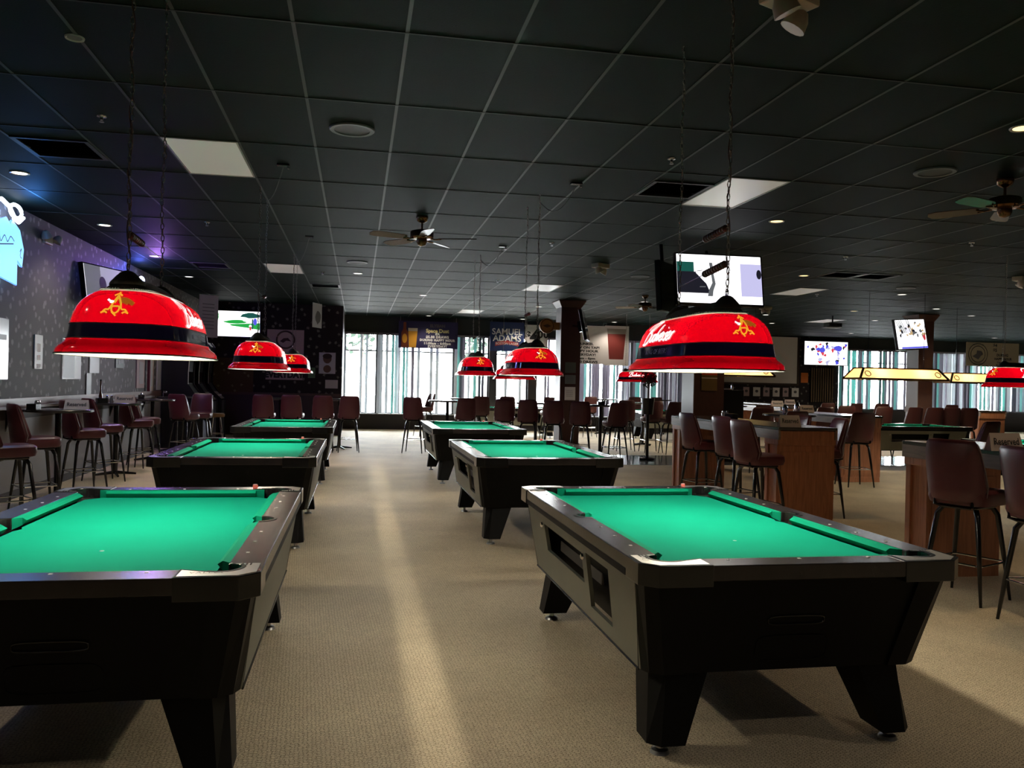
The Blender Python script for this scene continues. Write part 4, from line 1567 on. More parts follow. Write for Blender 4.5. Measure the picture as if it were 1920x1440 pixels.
# round bracket sign on the column
t = empty('bracket_sign', (4.22, 18.45, 2.78))
sg = mat('orange_brown_sign', (0.40, 0.17, 0.035), 0.5)
m = MB()
for k in range(1):
    rings = [[(r * math.cos(2 * PI * i / 28), y, r * math.sin(2 * PI * i / 28)) for i in range(28)] for r, y in ((.17, .03), (.17, -.03))]
    m.loft(rings)
m.build('disc', sg, t)
MB().tube([(.145 * math.cos(2 * PI * i / 28), -.032, .145 * math.sin(2 * PI * i / 28)) for i in range(28)], .006, 5, closed=True).build('ring_line', M_brass, t)
flat(t, [(-.10, 0), (0, -.04), (.10, 0), (0, .04)], mat('brown_print', (0.10, 0.04, 0.01), .6), 'emblem', -.032)
MB().box(.15, .30, -.02, .02, -.085, .085).build('bracket_plate', sg, t)
tag(t, 'round orange brown sign on a bracket at the left of the far column', 'sign')
# beer poster on the poster column
t = sheet('beer_poster', 6.06, 6.36, 13.985, 1.40, 1.84, mat('olive_poster', (0.16, 0.10, 0.03), .5), 'small red and olive poster on the brown column behind the middle table', 'poster')
flat(t, [(-.15, .06), (.15, .06), (.15, .22), (-.15, .22)], mat('orange_red_print', (0.65, 0.07, 0.02), .5), 'red_field')
flat(t, [(-.15, .0), (.15, .0), (.15, .012), (-.15, .012)], M_paper, 'white_line')
vs, fs = ribbon(shear_pts(script_word()), .010)
MB().add([(-v[0] * .8, -.003, .14 + v[1] * .8) for v in vs], fs).build('script_lettering', mat('cream_print', (0.7, 0.55, 0.4), .5), t)
# small shrub behind the column
t = empty('hanging_wreath', (5.65, 15.6, 1.62))
b = MB()
for k in range(260):
    a = random.uniform(0, 2 * PI)
    r0 = random.uniform(.02, .17)
    p = Vector((r0 * math.cos(a), random.uniform(-.06, .06), r0 * math.sin(a) * 1.1))
    d = Vector((random.uniform(-1, 1), random.uniform(-1, 1), random.uniform(-1, 1))).normalized() * .035
    e = d.cross(Vector((0, 1, .3))).normalized() * .012
    b.add([p - d, p - e, p + d, p + e], [(0, 1, 2, 3)])
o = b.build('leaves', M_leaf, t)
o['kind'] = 'stuff'
MB().lathe([(.10, -.72), (.12, -.5), (.13, -.40)], 14).build('planter', M_blackpl, t)
MB().lathe([(.015, -.45), (.012, 0)], 8).build('stem', M_trunk, t)
MB().lathe([(.16, -1.62), (.16, -1.58), (.03, -1.56), (.03, -.72)], 14).build('plant_stand', M_blackmt, t)
t.name = 'potted_topiary'
tag(t, 'dark topiary ball plant on a stand left of the brown poster column', 'plant')
# black service station with a chrome rail
t = empty('service_station', (7.2, 15.2, 0))
MB().box(-.25, .27, -.02, .45, 0, 1.42).build('body', M_black, t, bevel=.01)
MB().box(-.27, .0, -.05, .47, 1.42, 1.45).build('steel_ledge', M_steel, t)
MB().lathe([(.022, 1.42), (.022, 1.50), (.01, 1.55)], 10, c=(.12, .2)).build('tap', M_chrome, t, smooth=True)
tag(t, 'tall black cabinet with a steel ledge right of the poster column', 'cabinet')

# ------------------------------------------------------------------ banners and posters at the windows
M_navyb = mat('navy_banner', (0.022, 0.018, 0.085), 0.5)
M_blueb = mat('deep_blue_banner', (0.015, 0.035, 0.13), 0.5)
M_wprint = mat('white_print', (0.75, 0.75, 0.75), 0.6)
M_yprint = mat('amber_beer_print', (0.75, 0.36, 0.03), 0.5)
M_foam = mat('foam_print', (0.7, 0.6, 0.45), 0.5)
M_bbottle = mat('brown_bottle_print', (0.20, 0.045, 0.015), 0.4)
GB = 'beer banners hung before the far windows'
t = sheet('banner', 1.17, 2.93, 24.75, 2.44, 3.24, M_navyb, 'navy banner with bottle, beer glass and happy hour text', 'banner', GB)
flat(t, [(-.80, -.38), (-.60, -.38), (-.60, .05), (-.655, .16), (-.66, .36), (-.74, .36), (-.745, .16), (-.80, .05)], M_bbottle, 'bottle_print')
flat(t, blob(-.70, -.12, .075, .14), M_yprint, 'bottle_label', -.003)
flat(t, [(-.57, -.38), (-.36, -.38), (-.32, .17), (-.60, .17)], M_yprint, 'beer_print')
flat(t, [(-.325, .10), (-.32, .19), (-.60, .19), (-.595, .10)], M_foam, 'foam_print', -.003)
for s_, z, sz, m, sp in (('ELYSIAN', .27, .12, M_greyprint, 1), ('Space Dust', .12, .15, mat('yellow_print', (0.85, 0.75, 0.35), .5), 1), ('IPA', .03, .09, M_wprint, 1), ('$5.00 DRAWS', -.06, .10, M_wprint, 1.15),
                         ('DURING HAPPY HOUR', -.155, .088, M_wprint, 1.2), ('11:00am - 6:00pm', -.25, .092, M_wprint, 1.2), ('EVERYDAY!', -.34, .095, M_wprint, 1.2)):
    text(s_, sz, m, t, (.27, -.003, z), bold=.006, spacing=sp)
t = sheet('banner', 3.90, 4.95, 24.70, 2.42, 3.30, M_blueb, 'deep blue square banner with white and red lettering', 'banner', GB)
text('SAMUEL', .26, M_wprint, t, (0, -.003, .14), bold=.004)
text('ADAMS', .26, M_wprint, t, (0, -.003, -.06), bold=.004)
flat(t, [(-.36, -.29), (.0, -.22), (.36, -.29), (.36, -.17), (.0, -.11), (-.36, -.17)], mat('dark_red_print', (0.35, 0.03, 0.03), .5), 'red_ribbon')
text('BOSTON LAGER', .095, M_wprint, t, (0, -.005, -.215))
t = sheet('banner', 4.98, 5.68, 24.65, 2.25, 3.24, mat('grey_white_banner', (0.62, 0.60, 0.60), .6), 'grey white price banner reading four dollars', 'banner', GB)
text('$', .28, M_ink, t, (-.26, -.003, .18), bold=.01)
text('4', .62, M_ink, t, (-.05, -.003, .12), bold=.02)
text('0', .30, M_ink, t, (.115, -.003, .20), bold=.01)
text('0', .30, M_ink, t, (.285, -.003, .20), bold=.01)
t = sheet('banner', 6.30, 7.45, 24.55, 2.10, 3.27, mat('white_banner', (0.85, 0.80, 0.80), .6), 'white banner with black tap and happy hour text beside the column', 'banner', GB)
for s_, z in (('MUNKEL', .02), ('NOW ON TAP!', -.09), ('HAPPY HOUR', -.20), ('EVERYDAY!', -.31), ('11am - 6pm', -.42), ('$5.00 DRAWS', -.53)):
    text(s_, .098, M_ink, t, (-.04, -.003, z), bold=.004, sx=1.35)
t = sheet('banner', 7.45, 8.22, 24.55, 2.07, 3.29, mat('white_banner', (0.85, 0.80, 0.80), .6), 'white banner panel with a tall dark red glass of beer', 'banner', GB)
flat(t, [(-.24, -.42), (.22, -.42), (.28, .36), (-.30, .36)], mat('red_beer_print', (0.22, 0.035, 0.03), .5), 'beer_print')
flat(t, [(-.30, .36), (.28, .36), (.30, .52), (-.32, .52)], mat('beige_foam_print', (0.42, 0.38, 0.34), .5), 'foam_print')
# tilted banner on the right
t = sheet('banner', 22.2, 24.45, 27.2, 2.47, 3.47 - .12, mat('parchment_banner', (0.36, 0.29, 0.20), .6), 'parchment banner with a round bird emblem at the far right windows', 'banner', GB)
for r, w_ in ((.40, .012), (.30, .012)):
    MB().tube([(-.62 + r * math.cos(2 * PI * k / 28), -.004, r * math.sin(2 * PI * k / 28)) for k in range(28)], w_, 4, closed=True).build('emblem_ring', M_ink, t)
flat(t, [(-.86, -.08), (-.68, .02), (-.66, .14), (-.48, .12), (-.40, .0), (-.50, -.06), (-.60, -.2)], M_greyprint, 'emblem_bird')
for s_, x, z, sz in (('$4', .10, .34, .17), ('$5', .10, .16, .17), ('DURING', .42, -.02, .13), ('HAPPY HOUR', .45, -.16, .12), ('11am - 6pm', .45, -.29, .11), ('EVERYDAY', .40, -.40, .10)):
    text(s_, sz, M_ink, t, (x, -.003, z), bold=.006)
text('DESCHUTES', .085, M_ink, t, (-.62, -.006, .345))
text('BREWERY', .085, M_ink, t, (-.62, -.006, -.355))

for b_ in [o for o in COL.objects if o.name.startswith('banner')]:
    me_ = next(c for c in b_.children if c.name.startswith('sheet'))
    w_ = max(v.co.x for v in me_.data.vertices)
    h_ = max(v.co.z for v in me_.data.vertices)
    m_ = MB()
    for s_ in (-1, 1):
        m_.tube([(s_ * (w_ - .05), .003, h_ - .01), (s_ * (w_ - .05), .003, CEIL - b_.location.z)], .004, 4)
    m_.build('hanging_cord', M_rod, b_)

# papers, posters in the nook
MN = mat('pinkish_grey_poster', (0.50, 0.36, 0.38), 0.5)
GN = 'posters on the navy flowered wall'
t = sheet('poster', -2.30, -1.38, 22.092, 1.95, 2.71, MN, 'pinkish poster with a round bird emblem above the left lamps', 'poster', GN)
MB().tube([(.22 * math.cos(2 * PI * k / 24), -.003, .12 + .22 * math.sin(2 * PI * k / 24)) for k in range(24)], .022, 4, closed=True).build('emblem_ring', mat('maroon_ink', (0.05, 0.02, 0.03), .6), t)
flat(t, [(-.14, .08), (-.05, .16), (.06, .17), (.14, .08), (.02, .10), (-.06, .04)], mat('maroon_ink', (0.05, 0.02, 0.03), .6), 'emblem_bird', -.003)
t = sheet('poster', -2.32, -1.40, 22.092, 1.42, 1.78, MN, 'pinkish poster strip reading Everyday below the left lamps', 'poster', GN)
text('11am - 6pm', .14, M_ink, t, (0, -.003, .10), bold=.01)
text('EVERYDAY', .20, M_ink, t, (0, -.003, -.06), bold=.014)
t = sheet('poster', -.99, -.57, 22.092, 1.60, 2.15, mat('lilac_grey_poster', (0.52, 0.50, 0.60), .5), 'poster of two faces on the navy flowered wall', 'poster', GN)
skn = mat('brown_skin_print', (0.14, 0.07, 0.05), .6)
flat(t, blob(.0, .12, .11, .13), skn, 'upper_face')
flat(t, blob(.0, -.15, .10, .10), skn, 'lower_face')
flat(t, blob(.0, .18, .12, .07), mat('hair_print', (0.04, 0.02, 0.015), .6), 'hair', -.003)
t = sheet('notice', -.82, -.50, 22.092, 1.22, 1.44, mat('lilac_paper', (0.5, 0.45, 0.5), .6), 'small pale notice below the two-face poster', 'notice', GN)
t = sheet('notice', -1.26, -1.08, 22.092, 1.48, 1.75, mat('green_notice', (0.10, 0.20, 0.11), .6), 'small green notice beside the third left lamp', 'notice', GN)
# hanging paper banners from the ceiling near the nook
t = empty('hanging_poster', (-1.02, 21.3, 3.05), math.radians(68))
MB().box(-.27, .27, 0, .006, -.31, .30).build('sheet', mat('grey_poster', (0.5, 0.5, 0.54), .5), t)
flat(t, blob(.05, -.05, .15, .16, j=.2), M_greyprint, 'figure_print')
MB().tube([(0, 0, .30), (0, 0, CEIL - 3.05)], .003, 4).build('string', M_rod, t)
tag(t, 'grey poster hanging edge-on from the ceiling by the navy wall', 'poster', 'posters hung from the ceiling')
t = empty('hanging_poster', (-3.42, 20.2, 2.87), math.radians(40))
MB().box(-.24, .24, 0, .006, -.50, .48).build('sheet', mat('pale_grey_poster', (0.5, 0.48, 0.48), .5), t)
for k in range(8):
    MB().box(-.16, .14, -.001, 0, -.3 + k * .08, -.285 + k * .08).build('printed_line', M_greyprint, t)
MB().tube([(0, 0, .48), (0, 0, CEIL - 2.87)], .003, 4).build('string', M_rod, t)
tag(t, 'tall pale poster hanging left of the golf television', 'poster', 'posters hung from the ceiling')

# ------------------------------------------------------------------ far right wall
t = sheet('projection_screen', 12.77, 15.6, 27.57, 1.66, 3.33, mat('screen_cloth', (0.75, 0.70, 0.67), .8), 'large blank grey projection screen on the far right wall', 'screen')
fr = MB()
fr.box(-1.46, 1.46, -.01, .03, -.90, -.835).box(1.415, 1.50, -.01, .03, -.9, .835).box(-1.50, -1.415, -.01, .03, -.9, .835)
fr.build('wood_frame', wood_mat('screen_trim_wood', (0.05, 0.025, 0.015), (0.035, 0.018, 0.01)), t)
t = empty('slatted_shutter', (16.58, 27.55, 1.65))
SL = wood_mat('tan_slat_wood', (0.16, 0.10, 0.05), (0.11, 0.07, 0.035))
MB().box(-.45, .45, 0, .04, -.66, .62).build('backing', M_black, t)
slm = MB().box(-.02, .02, -.03, 0, -.64, .60).mesh('slat', SL)
for k in range(10):
    o = bpy.data.objects.new('slat', slm)
    COL.objects.link(o)
    o.parent = t
    o.location = (-.41 + k * .091, 0, 0)
tag(t, 'tan vertical slatted shutter below the lit wall television', 'shutter')
sheet('notice', 15.78, 16.06, 27.593, 1.70, 2.06, mat('orange_paper', (0.75, 0.20, 0.03), .6), 'orange paper between the screen and the shutter', 'notice')
for k, (x0, x1, m, lab) in enumerate([(13.55, 13.78, MN, 'faint dark flyer, leftmost under the screen'), (13.93, 14.20, M_paper, 'white flyer, left of three under the projection screen'), (14.32, 14.56, MN, 'dark flyer between the left and middle white flyers'),
                                      (14.69, 14.95, M_paper, 'white flyer, middle of three under the projection screen'), (15.08, 15.30, MN, 'dark flyer between the middle and right white flyers'), (15.43, 15.70, M_paper, 'white flyer, right of three under the projection screen')]):
    t = sheet('flyer', x0, x1, 27.593, 1.18, 1.50, m, lab, 'flyer', 'flyers in a row under the projection screen')
    flat(t, blob(0, .02, .06, .05), M_greyprint, 'emblem')

# ------------------------------------------------------------------ televisions
M_tvb = mat('gloss_black_bezel', (0.006, 0.006, 0.007), 0.18)
M_off = mat('unlit_screen', (0.003, 0.003, 0.004), 0.10)
E_white = emat('screen_white', (1.0, .98, 1.0), 1.8)
E_lav = emat('screen_lavender', (.62, .60, .92), .95)
E_blk = emat('screen_black', (.012, .012, .02), 1.0)
E_grn = emat('screen_green', (.02, .42, .06), 1.0)
E_dgr = emat('screen_dark_green', (.01, .09, .07), 1.0)
E_blu = emat('screen_blue', (.10, .10, .8), 1.0)
E_red = emat('screen_red', (.75, .06, .08), 1.0)
E_tan = emat('screen_tan', (.6, .42, .22), 1.0)
E_gry = emat('screen_grey', (.25, .27, .29), .5)


def tv(x, y, z, w, h, yaw, tilt, lab, shapes, base=E_white, mount='ceiling', depth=.07, roll=0, arm=None):
    t = empty('television', (x, y, z))
    t.rotation_euler = (tilt, roll, yaw)
    b = MB()
    b.box(-w / 2 - .022, w / 2 + .022, 0, depth, -h / 2 - .03, h / 2 + .022)
    b.build('housing', M_tvb, t, bevel=.008)
    MB().box(-w / 2, w / 2, -.002, .001, -h / 2, h / 2).build('screen', base if shapes is not None else M_off, t)
    for pts, m in (shapes or []):
        flat(t, [(max(-w / 2, min(w / 2, p[0] * w)), max(-h / 2, min(h / 2, p[1] * h))) for p in pts], m, 'picture', -.0035 - .0003 * len(t.children))
    a = MB()
    if mount == 'ceiling':
        a.tube([(0, depth, 0), (0, depth + .25, -.02), (0, depth + .32, CEIL - z - .01)], .022, 8)
    else:
        a.box(-.12, .12, depth, depth + .10, -.12, .12)
    if arm:
        bpy.context.view_layer.update()
        q = t.matrix_world.inverted() @ Vector(arm)
        a.tube([(0, depth + .08, 0), q], .025, 8)
    a.build('mount', M_blackmt, t)
    return tag(t, lab, 'television', 'televisions')


R_ = lambda x0, x1, z0, z1: [(x0, z0), (x1, z0), (x1, z1), (x0, z1)]
face = [(R_(-.5, -.30, .12, .34), E_dgr), (R_(-.5, -.12, -.30, .14), E_blk), ([(-.36, -.36), (-.10, -.36), (-.16, -.1), (-.28, .12), (-.18, .30), (.0, .36), (.06, .36), (.10, -.36)], E_white),
        ([(-.12, .34), (-.08, .34), (-.07, .10), (-.05, -.10), (-.08, -.24), (-.09, -.36), (-.15, -.36), (-.13, -.22), (-.09, -.08), (-.10, .1)], E_gry), (R_(.25, .5, -.34, .34), E_lav),
        ([(-.27, .16), (-.20, .18), (-.20, .165), (-.27, .145)], E_gry), ([(-.24, -.16), (-.17, -.155), (-.17, -.175), (-.24, -.18)], E_gry), (blob(.47, .13, .03, .10), E_blk)]
tv(4.55, 10.0, 2.85, 1.14, .64, math.radians(-2), math.radians(-10), 'lit hanging television showing a face, above the large right lamp', face)
tv(4.12, 10.45, 2.76, .98, .60, math.radians(48), math.radians(-4), 'dark switched-off hanging television beside the lit one', None, mount='wall', arm=(3.98, 10.62, CEIL))
golf = [(R_(-.5, .5, .05, .5), E_white), (blob(-.02, .08, .24, .08, j=.2), E_grn), ([(-.15, -.02), (.5, .05), (.5, -.22), (.25, -.15), (-.1, -.08)], E_grn), (blob(.30, .33, .22, .10, j=.25), E_dgr),
        (blob(-.44, .30, .07, .16, j=.2), E_grn), (R_(.33, .36, -.2, .2), E_dgr), (blob(.40, .1, .04, .14), E_blu), (blob(.30, -.08, .03, .06), E_white), (R_(.28, .32, -.24, -.10), E_red)]
tv(-3.04, 21.92, 2.81, 1.14, .64, 0, 0, 'lit television showing a green golf course in the left corner', golf, mount='wall')
foot = [(blob(random.uniform(-.46, .46), random.uniform(-.42, .42), random.uniform(.02, .055), random.uniform(.035, .10), 9, .55), random.choice([E_blu, E_red, E_blu, E_lav, E_blk])) for _ in range(34)]
foot += [(blob(-.10, .14, .07, .12, 9, .1), E_blu), (blob(.28, .22, .10, .14, 9, .25), E_blu)]
tv(16.65, 27.42, 2.78, 1.70, .84, 0, 0, 'lit wall television with blue and red figures right of the projection screen', foot, mount='wall')
crowd = [([(-.5 + k * .06, .5), (-.48 + k * .06, .5), (-.30 + k * .05, .05), (-.33 + k * .05, .05)], random.choice([E_gry, E_lav, E_blk])) for k in range(8)]
crowd += [(blob(random.uniform(-.4, .45), random.uniform(-.05, .40), random.uniform(.02, .06), random.uniform(.03, .08), 9, .5), random.choice([E_tan, E_gry, E_tan, E_blk])) for _ in range(30)]
crowd += [(blob(.42, -.12, .05, .12, 8, .3), E_red), (R_(-.4, .5, -.5, -.44), E_blu)]
tv(13.03, 17.8, 2.84, .98, .70, math.radians(14), math.radians(-8), 'lit television with a crowd scene mounted on the right-hand column', crowd, roll=math.radians(-4), mount='wall', arm=(13.75, 18.35, 2.85))
tv(4.90, 17.6, 2.76, .85, .62, math.radians(70), math.radians(-12), 'dark television seen edge-on, right of the round-sign column', None, mount='wall', arm=(4.8, 18.35, 2.8))
tv(-3.62, 13.05, 2.74, 1.05, .56, math.radians(72), math.radians(-8), 'grey glowing television high on the left wall behind the largest lamp',
   [(R_(-.5, -.15, -.5, .5), E_gry), (R_(-.15, .5, -.5, .5), emat('screen_pale_lilac', (.42, .42, .55), .8)), (blob(-.12, .05, .08, .2), E_blk)], mount='wall')

# ------------------------------------------------------------------ ceiling fittings
DL = [(-3.22, 8.68, 1, 'recessed downlight nearest the camera on the left'), (-3.22, 11.4, 1, 'second downlight along the left wall, above the emergency light'),
      (-3.22, 14.1, 1, 'third downlight along the left wall, in the purple glow'), (-3.22, 16.8, 1, 'fourth downlight along the left wall'),
      (-.03, 15.15, 1, 'downlight above the aisle, left of the ceiling fan line'), (1.40, 18.5, 1, 'downlight above the end of the aisle'),
      (4.66, 8.75, 0, 'yellow downlight right of the hanging televisions and near panel'), (7.33, 12.8, 0, 'yellow downlight left of the twin black grilles'),
      (10.5, 14.65, 1, 'downlight right of the twin black grilles'), (11.7, 18.1, 0, 'amber downlight above the wall television'), (13.0, 16.9, 1, 'downlight far right above the column television'),
      (13.75, 20.3, 1, 'small downlight above the projector'), (14.9, 18.1, 1, 'downlight right of the right-hand column'), (2.0, 24.2, 1, 'small downlight over the navy banner'),
      (4.8, 24.2, 1, 'small downlight over the deep blue banner'), (4.38, 20.1, 1, 'bright small downlight left of the round-sign column top'), (6.38, 18.0, 1, 'small downlight left of the dark hanging television'),
      (7.6, 24.1, 1, 'small downlight lighting the white banner'), (10.35, 19.9, 1, 'small downlight just right of the large right lamp, upper'), (11.85, 22.4, 1, 'small downlight just right of the large right lamp, lower'),
      (16.2, 25.2, 1, 'tiny downlight above the wall television corner'), (21.5, 25.0, 1, 'small downlight above the tilted banner'),
      (4.66, 5.19, 0, 'yellow downlight at the upper right edge'), (-1.62, 5.10, 2, 'unlit downlight at the upper left'), (9.4, 25.0, 1, 'far downlight right of the white banner')]
DL += [(x, y, 1, 'added unseen downlight outside the frame, ' + w) for x, y, w in ((-3.22, 3.2, 'left wall row, beside the nearest left table'), (-3.22, .5, 'left wall row, level with the camera'), (1.4, .2, 'over the camera'),  # unseen downlights added to brighten surfaces that face the camera
        (4.66, 1.6, 'right of the camera, over the near long table end'), (4.66, -1.0, 'behind the camera to the right'), (7.33, 3.6, 'right of the near long table'), (10.5, 4.5, 'farther right of the near long table'),
        (7.33, 0.2, 'right rear of the room'), (12.6, 1.0, 'far right rear of the room'), (14.9, 6.0, 'far right side of the room'))]
E_dlw = emat('downlight_white', (1.0, .93, .82), 3.2)
E_dly = emat('downlight_yellow', (1.0, .74, .34), 1.9)
E_dlo = mat('downlight_unlit', (0.10, 0.10, 0.10), 0.4)
for x, y, k, lab in DL:
    t = empty('downlight', (x, y, CEIL))
    t.scale = (.85, .85, 1) if k < 2 else (.5, .5, 1)
    MB().lathe([(.078, -.002), (.095, -.006), (.100, -.008), (.105, -.002), (.105, .004)], 24, cap=False).build('trim_ring', M_trimwhite, t, smooth=True)
    MB().lathe([(.079, -.003), (.079, .001)], 20).build('lens', (E_dly, E_dlw, E_dlo)[k], t)
    if k < 2:
        light('downlight_beam', 'SPOT', (x, y, CEIL - .02), (44, 50)[k], (1.0, .70, .38) if k == 0 else (1.0, .88, .72), spot_size=math.radians(125), spot_blend=.6, shadow_soft_size=.07)
    tag(t, lab, 'downlight', 'recessed ceiling downlights' if y > 5 else 'added downlights outside the frame')

for x, y, lab in [(-.08, 6.45, 'large round ceiling speaker left of the nearest fan'), (-.04, 13.7, 'round ceiling speaker left above the aisle'), (4.88, 6.4, 'faint round ceiling speaker at upper right'),
                  (4.8, 13.8, 'faint round ceiling speaker left of the dark television'), (9.9, 13.7, 'faint round ceiling speaker near the twin grilles')]:
    t = empty('ceiling_speaker', (x, y, CEIL))
    gm = mat('green_grey_speaker', (0.05, 0.065, 0.06), 0.5)
    MB().lathe([(.135, -.002), (.135, -.012), (.165, -.014), (.172, -.006), (.172, .004)], 28, cap=False).build('rim', gm, t, smooth=True)
    MB().lathe([(.136, -.008), (.136, .002)], 28).build('grille', mat('dark_speaker_mesh', (0.035, 0.045, 0.042), 0.6, bump=.5, bump_scale=400), t)
    tag(t, lab, 'speaker', 'round ceiling speakers')

for x, y, lab in [(-1.9, 6.6, 'sprinkler head left of the nearest light panel'), (-1.87, 10.8, 'sprinkler head above the left lamps row'), (-.65, 15.2, 'sprinkler head left of the aisle downlight'),
                  (2.0, 11.45, 'sprinkler head right of the nearest fan'), (2.55, 6.6, 'sprinkler head beside the left near chain of the large right lamp'),
                  (2.55, 10.95, 'sprinkler head left of the two-headed ceiling lamp'), (2.52, 15.2, 'sprinkler head left of the middle light panel'), (2.53, 19.2, 'sprinkler head near the third right lamp chains'),
                  (7.64, 9.3, 'sprinkler head far right below the second fan'), (6.83, 10.8, 'sprinkler head right of the lit television'), (9.0, 15.2, 'sprinkler head by the light panel at right'), (6.9, 15.2, 'sprinkler head right of the lit television, lower')]:
    t = empty('sprinkler', (x, y, CEIL))
    MB().lathe([(.036, 0), (.034, -.006), (.012, -.010), (.010, -.030)], 14).build('escutcheon', M_chrome, t, smooth=True)
    MB().lathe([(.018, -.045), (.018, -.043)], 10).build('deflector', M_steel, t)
    MB().box(-.012, -.009, -.003, .003, -.044, -.01).box(.009, .012, -.003, .003, -.044, -.01).build('yoke', M_steel, t)
    tag(t, lab, 'sprinkler', 'ceiling sprinkler heads')

# outlets with swagged cords feeding the lamps
for x, y, lx, ly, lab in [(-.69, 7.66, -.985, 8.90 - cy, 'ceiling hook plate with the cord of the second left lamp'), (-.67, 11.4, -.985, 13.35 - cy, 'ceiling hook plate with the cord of the third left lamp'),
                          (2.0, 7.62, 1.775, 8.50 - cy, 'ceiling hook plate with the cord of the second right lamp'), (1.95, 11.4, 1.775, 12.6 - cy, 'ceiling hook plate with the cord of the third right lamp')]:
    t = empty('cord_outlet', (x, y, CEIL))
    MB().box(-.055, .055, -.03, .03, -.018, 0).build('plate', M_blackpl, t, bevel=.003)
    MB().lathe([(.012, -.04), (.012, -.018)], 8, c=(.045, 0)).build('hook', M_chrome, t)
    d = Vector((lx - x, ly - y, 0))
    P = []
    for k in range(13):
        f = k / 12
        p = d * f
        P.append((p.x, p.y, -.03 - .16 * math.sin(PI * f) + (-.05 * f)))
    MB().tube(P, .0035, 5).build('cord', mat('black_cord', (.02, .018, .016), .5), t)
    tag(t, lab, 'outlet', 'ceiling cord outlets')

# two-headed emergency lights on the ceiling and wall
M_beige = mat('beige_plastic', (0.42, 0.36, 0.28), 0.4)
M_refl = mat('reflector', (0.6, 0.55, 0.48), 0.15, metal=.6)


def emergency(x, y, z, rz, lab, wallm=False):
    t = empty('emergency_light', (x, y, z), rz)
    if wallm:
        MB().box(-.13, .13, 0, .07, -.06, .06).build('housing', M_beige, t, bevel=.01)
        pos = [(-.19, -.03, .02), (.19, -.03, .02)]
    else:
        MB().box(-.13, .13, -.08, .08, -.07, 0).build('housing', M_beige, t, bevel=.01)
        pos = [(-.09, -.05, -.12), (.09, .03, -.12)]
    for k, p in enumerate(pos):
        h = MB().lathe([(.03, .06), (.055, .02), (.065, -.03)], 14)
        o = h.build('lamp_head', M_beige, t, smooth=True)
        o.location = p
        o.rotation_euler = (math.radians(25 if k else -10) + (PI * .5 * 0), math.radians(20 if k else -25), 0)
        MB().lathe([(.058, -.028), (.04, -.015), (.005, -.01)], 14).build('reflector', M_refl, o, smooth=True)
    return tag(t, lab, 'emergency light', 'two-headed emergency lights')


emergency(3.73, 12.6, CEIL, .5, 'beige two-headed emergency light on the ceiling left of the televisions')
emergency(9.3, 17.9, CEIL, .2, 'small white emergency light just right of the lit television bottom corner')
emergency(X_LEFT + .035 + .0, 11.4, 3.15, -PI / 2 + PI, 'emergency light high on the left wall beside the blue neon', True)
emergency(10.6, 11.8, CEIL, .5, 'emergency light at the far right edge of the ceiling')
emergency(2.0, 3.68, CEIL, .4, 'emergency light cut by the top edge of the frame')
# dark tip: small hanging wires at top
# ceiling fans


def fan(x, y, ang, lab):
    t = empty('ceiling_fan', (x, y, CEIL))
    MB().lathe([(.070, 0), (.072, -.02), (.060, -.055), (.030, -.075), (.014, -.08)], 20).build('canopy', M_brass, t, smooth=True)
    MB().lathe([(.012, -.07), (.012, -.17)], 10).build('downrod', M_brass, t)
    MB().lathe([(.02, -.150), (.075, -.160), (.125, -.175), (.135, -.19), (.135, -.245), (.120, -.262), (.06, -.27)], 24).build('motor_housing', M_brass, t, smooth=True)
    MB().lathe([(.06, -.268), (.062, -.30), (.045, -.335), (.02, -.345), (.003, -.348)], 18).build('switch_cup', M_brass, t, smooth=True)
    bl = MB()
    pts = [(.20, -.045), (.24, -.062), (.55, -.074), (.62, -.055), (.64, 0), (.62, .055), (.55, .074), (.24, .062), (.20, .045)]
    tl = .22
    lo = [(p[0], p[1], -.262 + p[1] * tl) for p in pts]
    hi = [(p[0], p[1], -.255 + p[1] * tl) for p in pts]
    bl.loft([lo, hi])
    me = bl.mesh('blade', wood_mat('fan_blade_wood', (0.07, 0.042, 0.03), (0.045, 0.026, 0.018), rough=.25, axis=0))
    ir = MB()
    ir.tube([(.10, 0, -.262), (.16, .0, -.27), (.22, .03, -.26)], .008, 5).tube([(.16, 0, -.27), (.22, -.03, -.27)], .008, 5)
    me2 = ir.mesh('blade_iron', M_brass)
    for k in range(5):
        o = bpy.data.objects.new('blade', me)
        COL.objects.link(o)
        o.parent = t
        o.rotation_euler = (0, 0, ang + k * 2 * PI / 5)
        q = bpy.data.objects.new('blade_iron', me2)
        COL.objects.link(q)
        q.parent = o
    tag(t, lab, 'ceiling fan', 'ceiling fans')


fan(.70, 9.65, 3.5, 'ceiling fan with brown blades above the middle of the aisle')
fan(5.62, 6.45, 3.45, 'ceiling fan cut by the right edge of the frame')
fan(5.9, 16.6, 2.6, 'small distant ceiling fan left of the dark television')
fan(16.2, 15.6, 3.3, 'distant ceiling fan seen edge-on at the far right')
# projector
t = empty('projector', (12.0, 19.5, CEIL))
MB().tube([(0, 0, 0), (0, 0, -.19)], .02, 8).build('mount', M_blackmt, t)
MB().box(-.17, .19, -.14, .14, -.29, -.19).build('body', M_blackpl, t, bevel=.012)
MB().box(-.24, .19, -.12, .12, -.315, -.295).build('base_plate', mat('grey_plate', (.3, .3, .3), .4), t)
MB().lathe([(.03, 0), (.035, .04)], 12).build('lens', M_off, t, loc=(.08, -.14, -.24), rot=(PI / 2, 0, 0))
tag(t, 'dark projector hanging from the ceiling before the projection screen', 'projector')

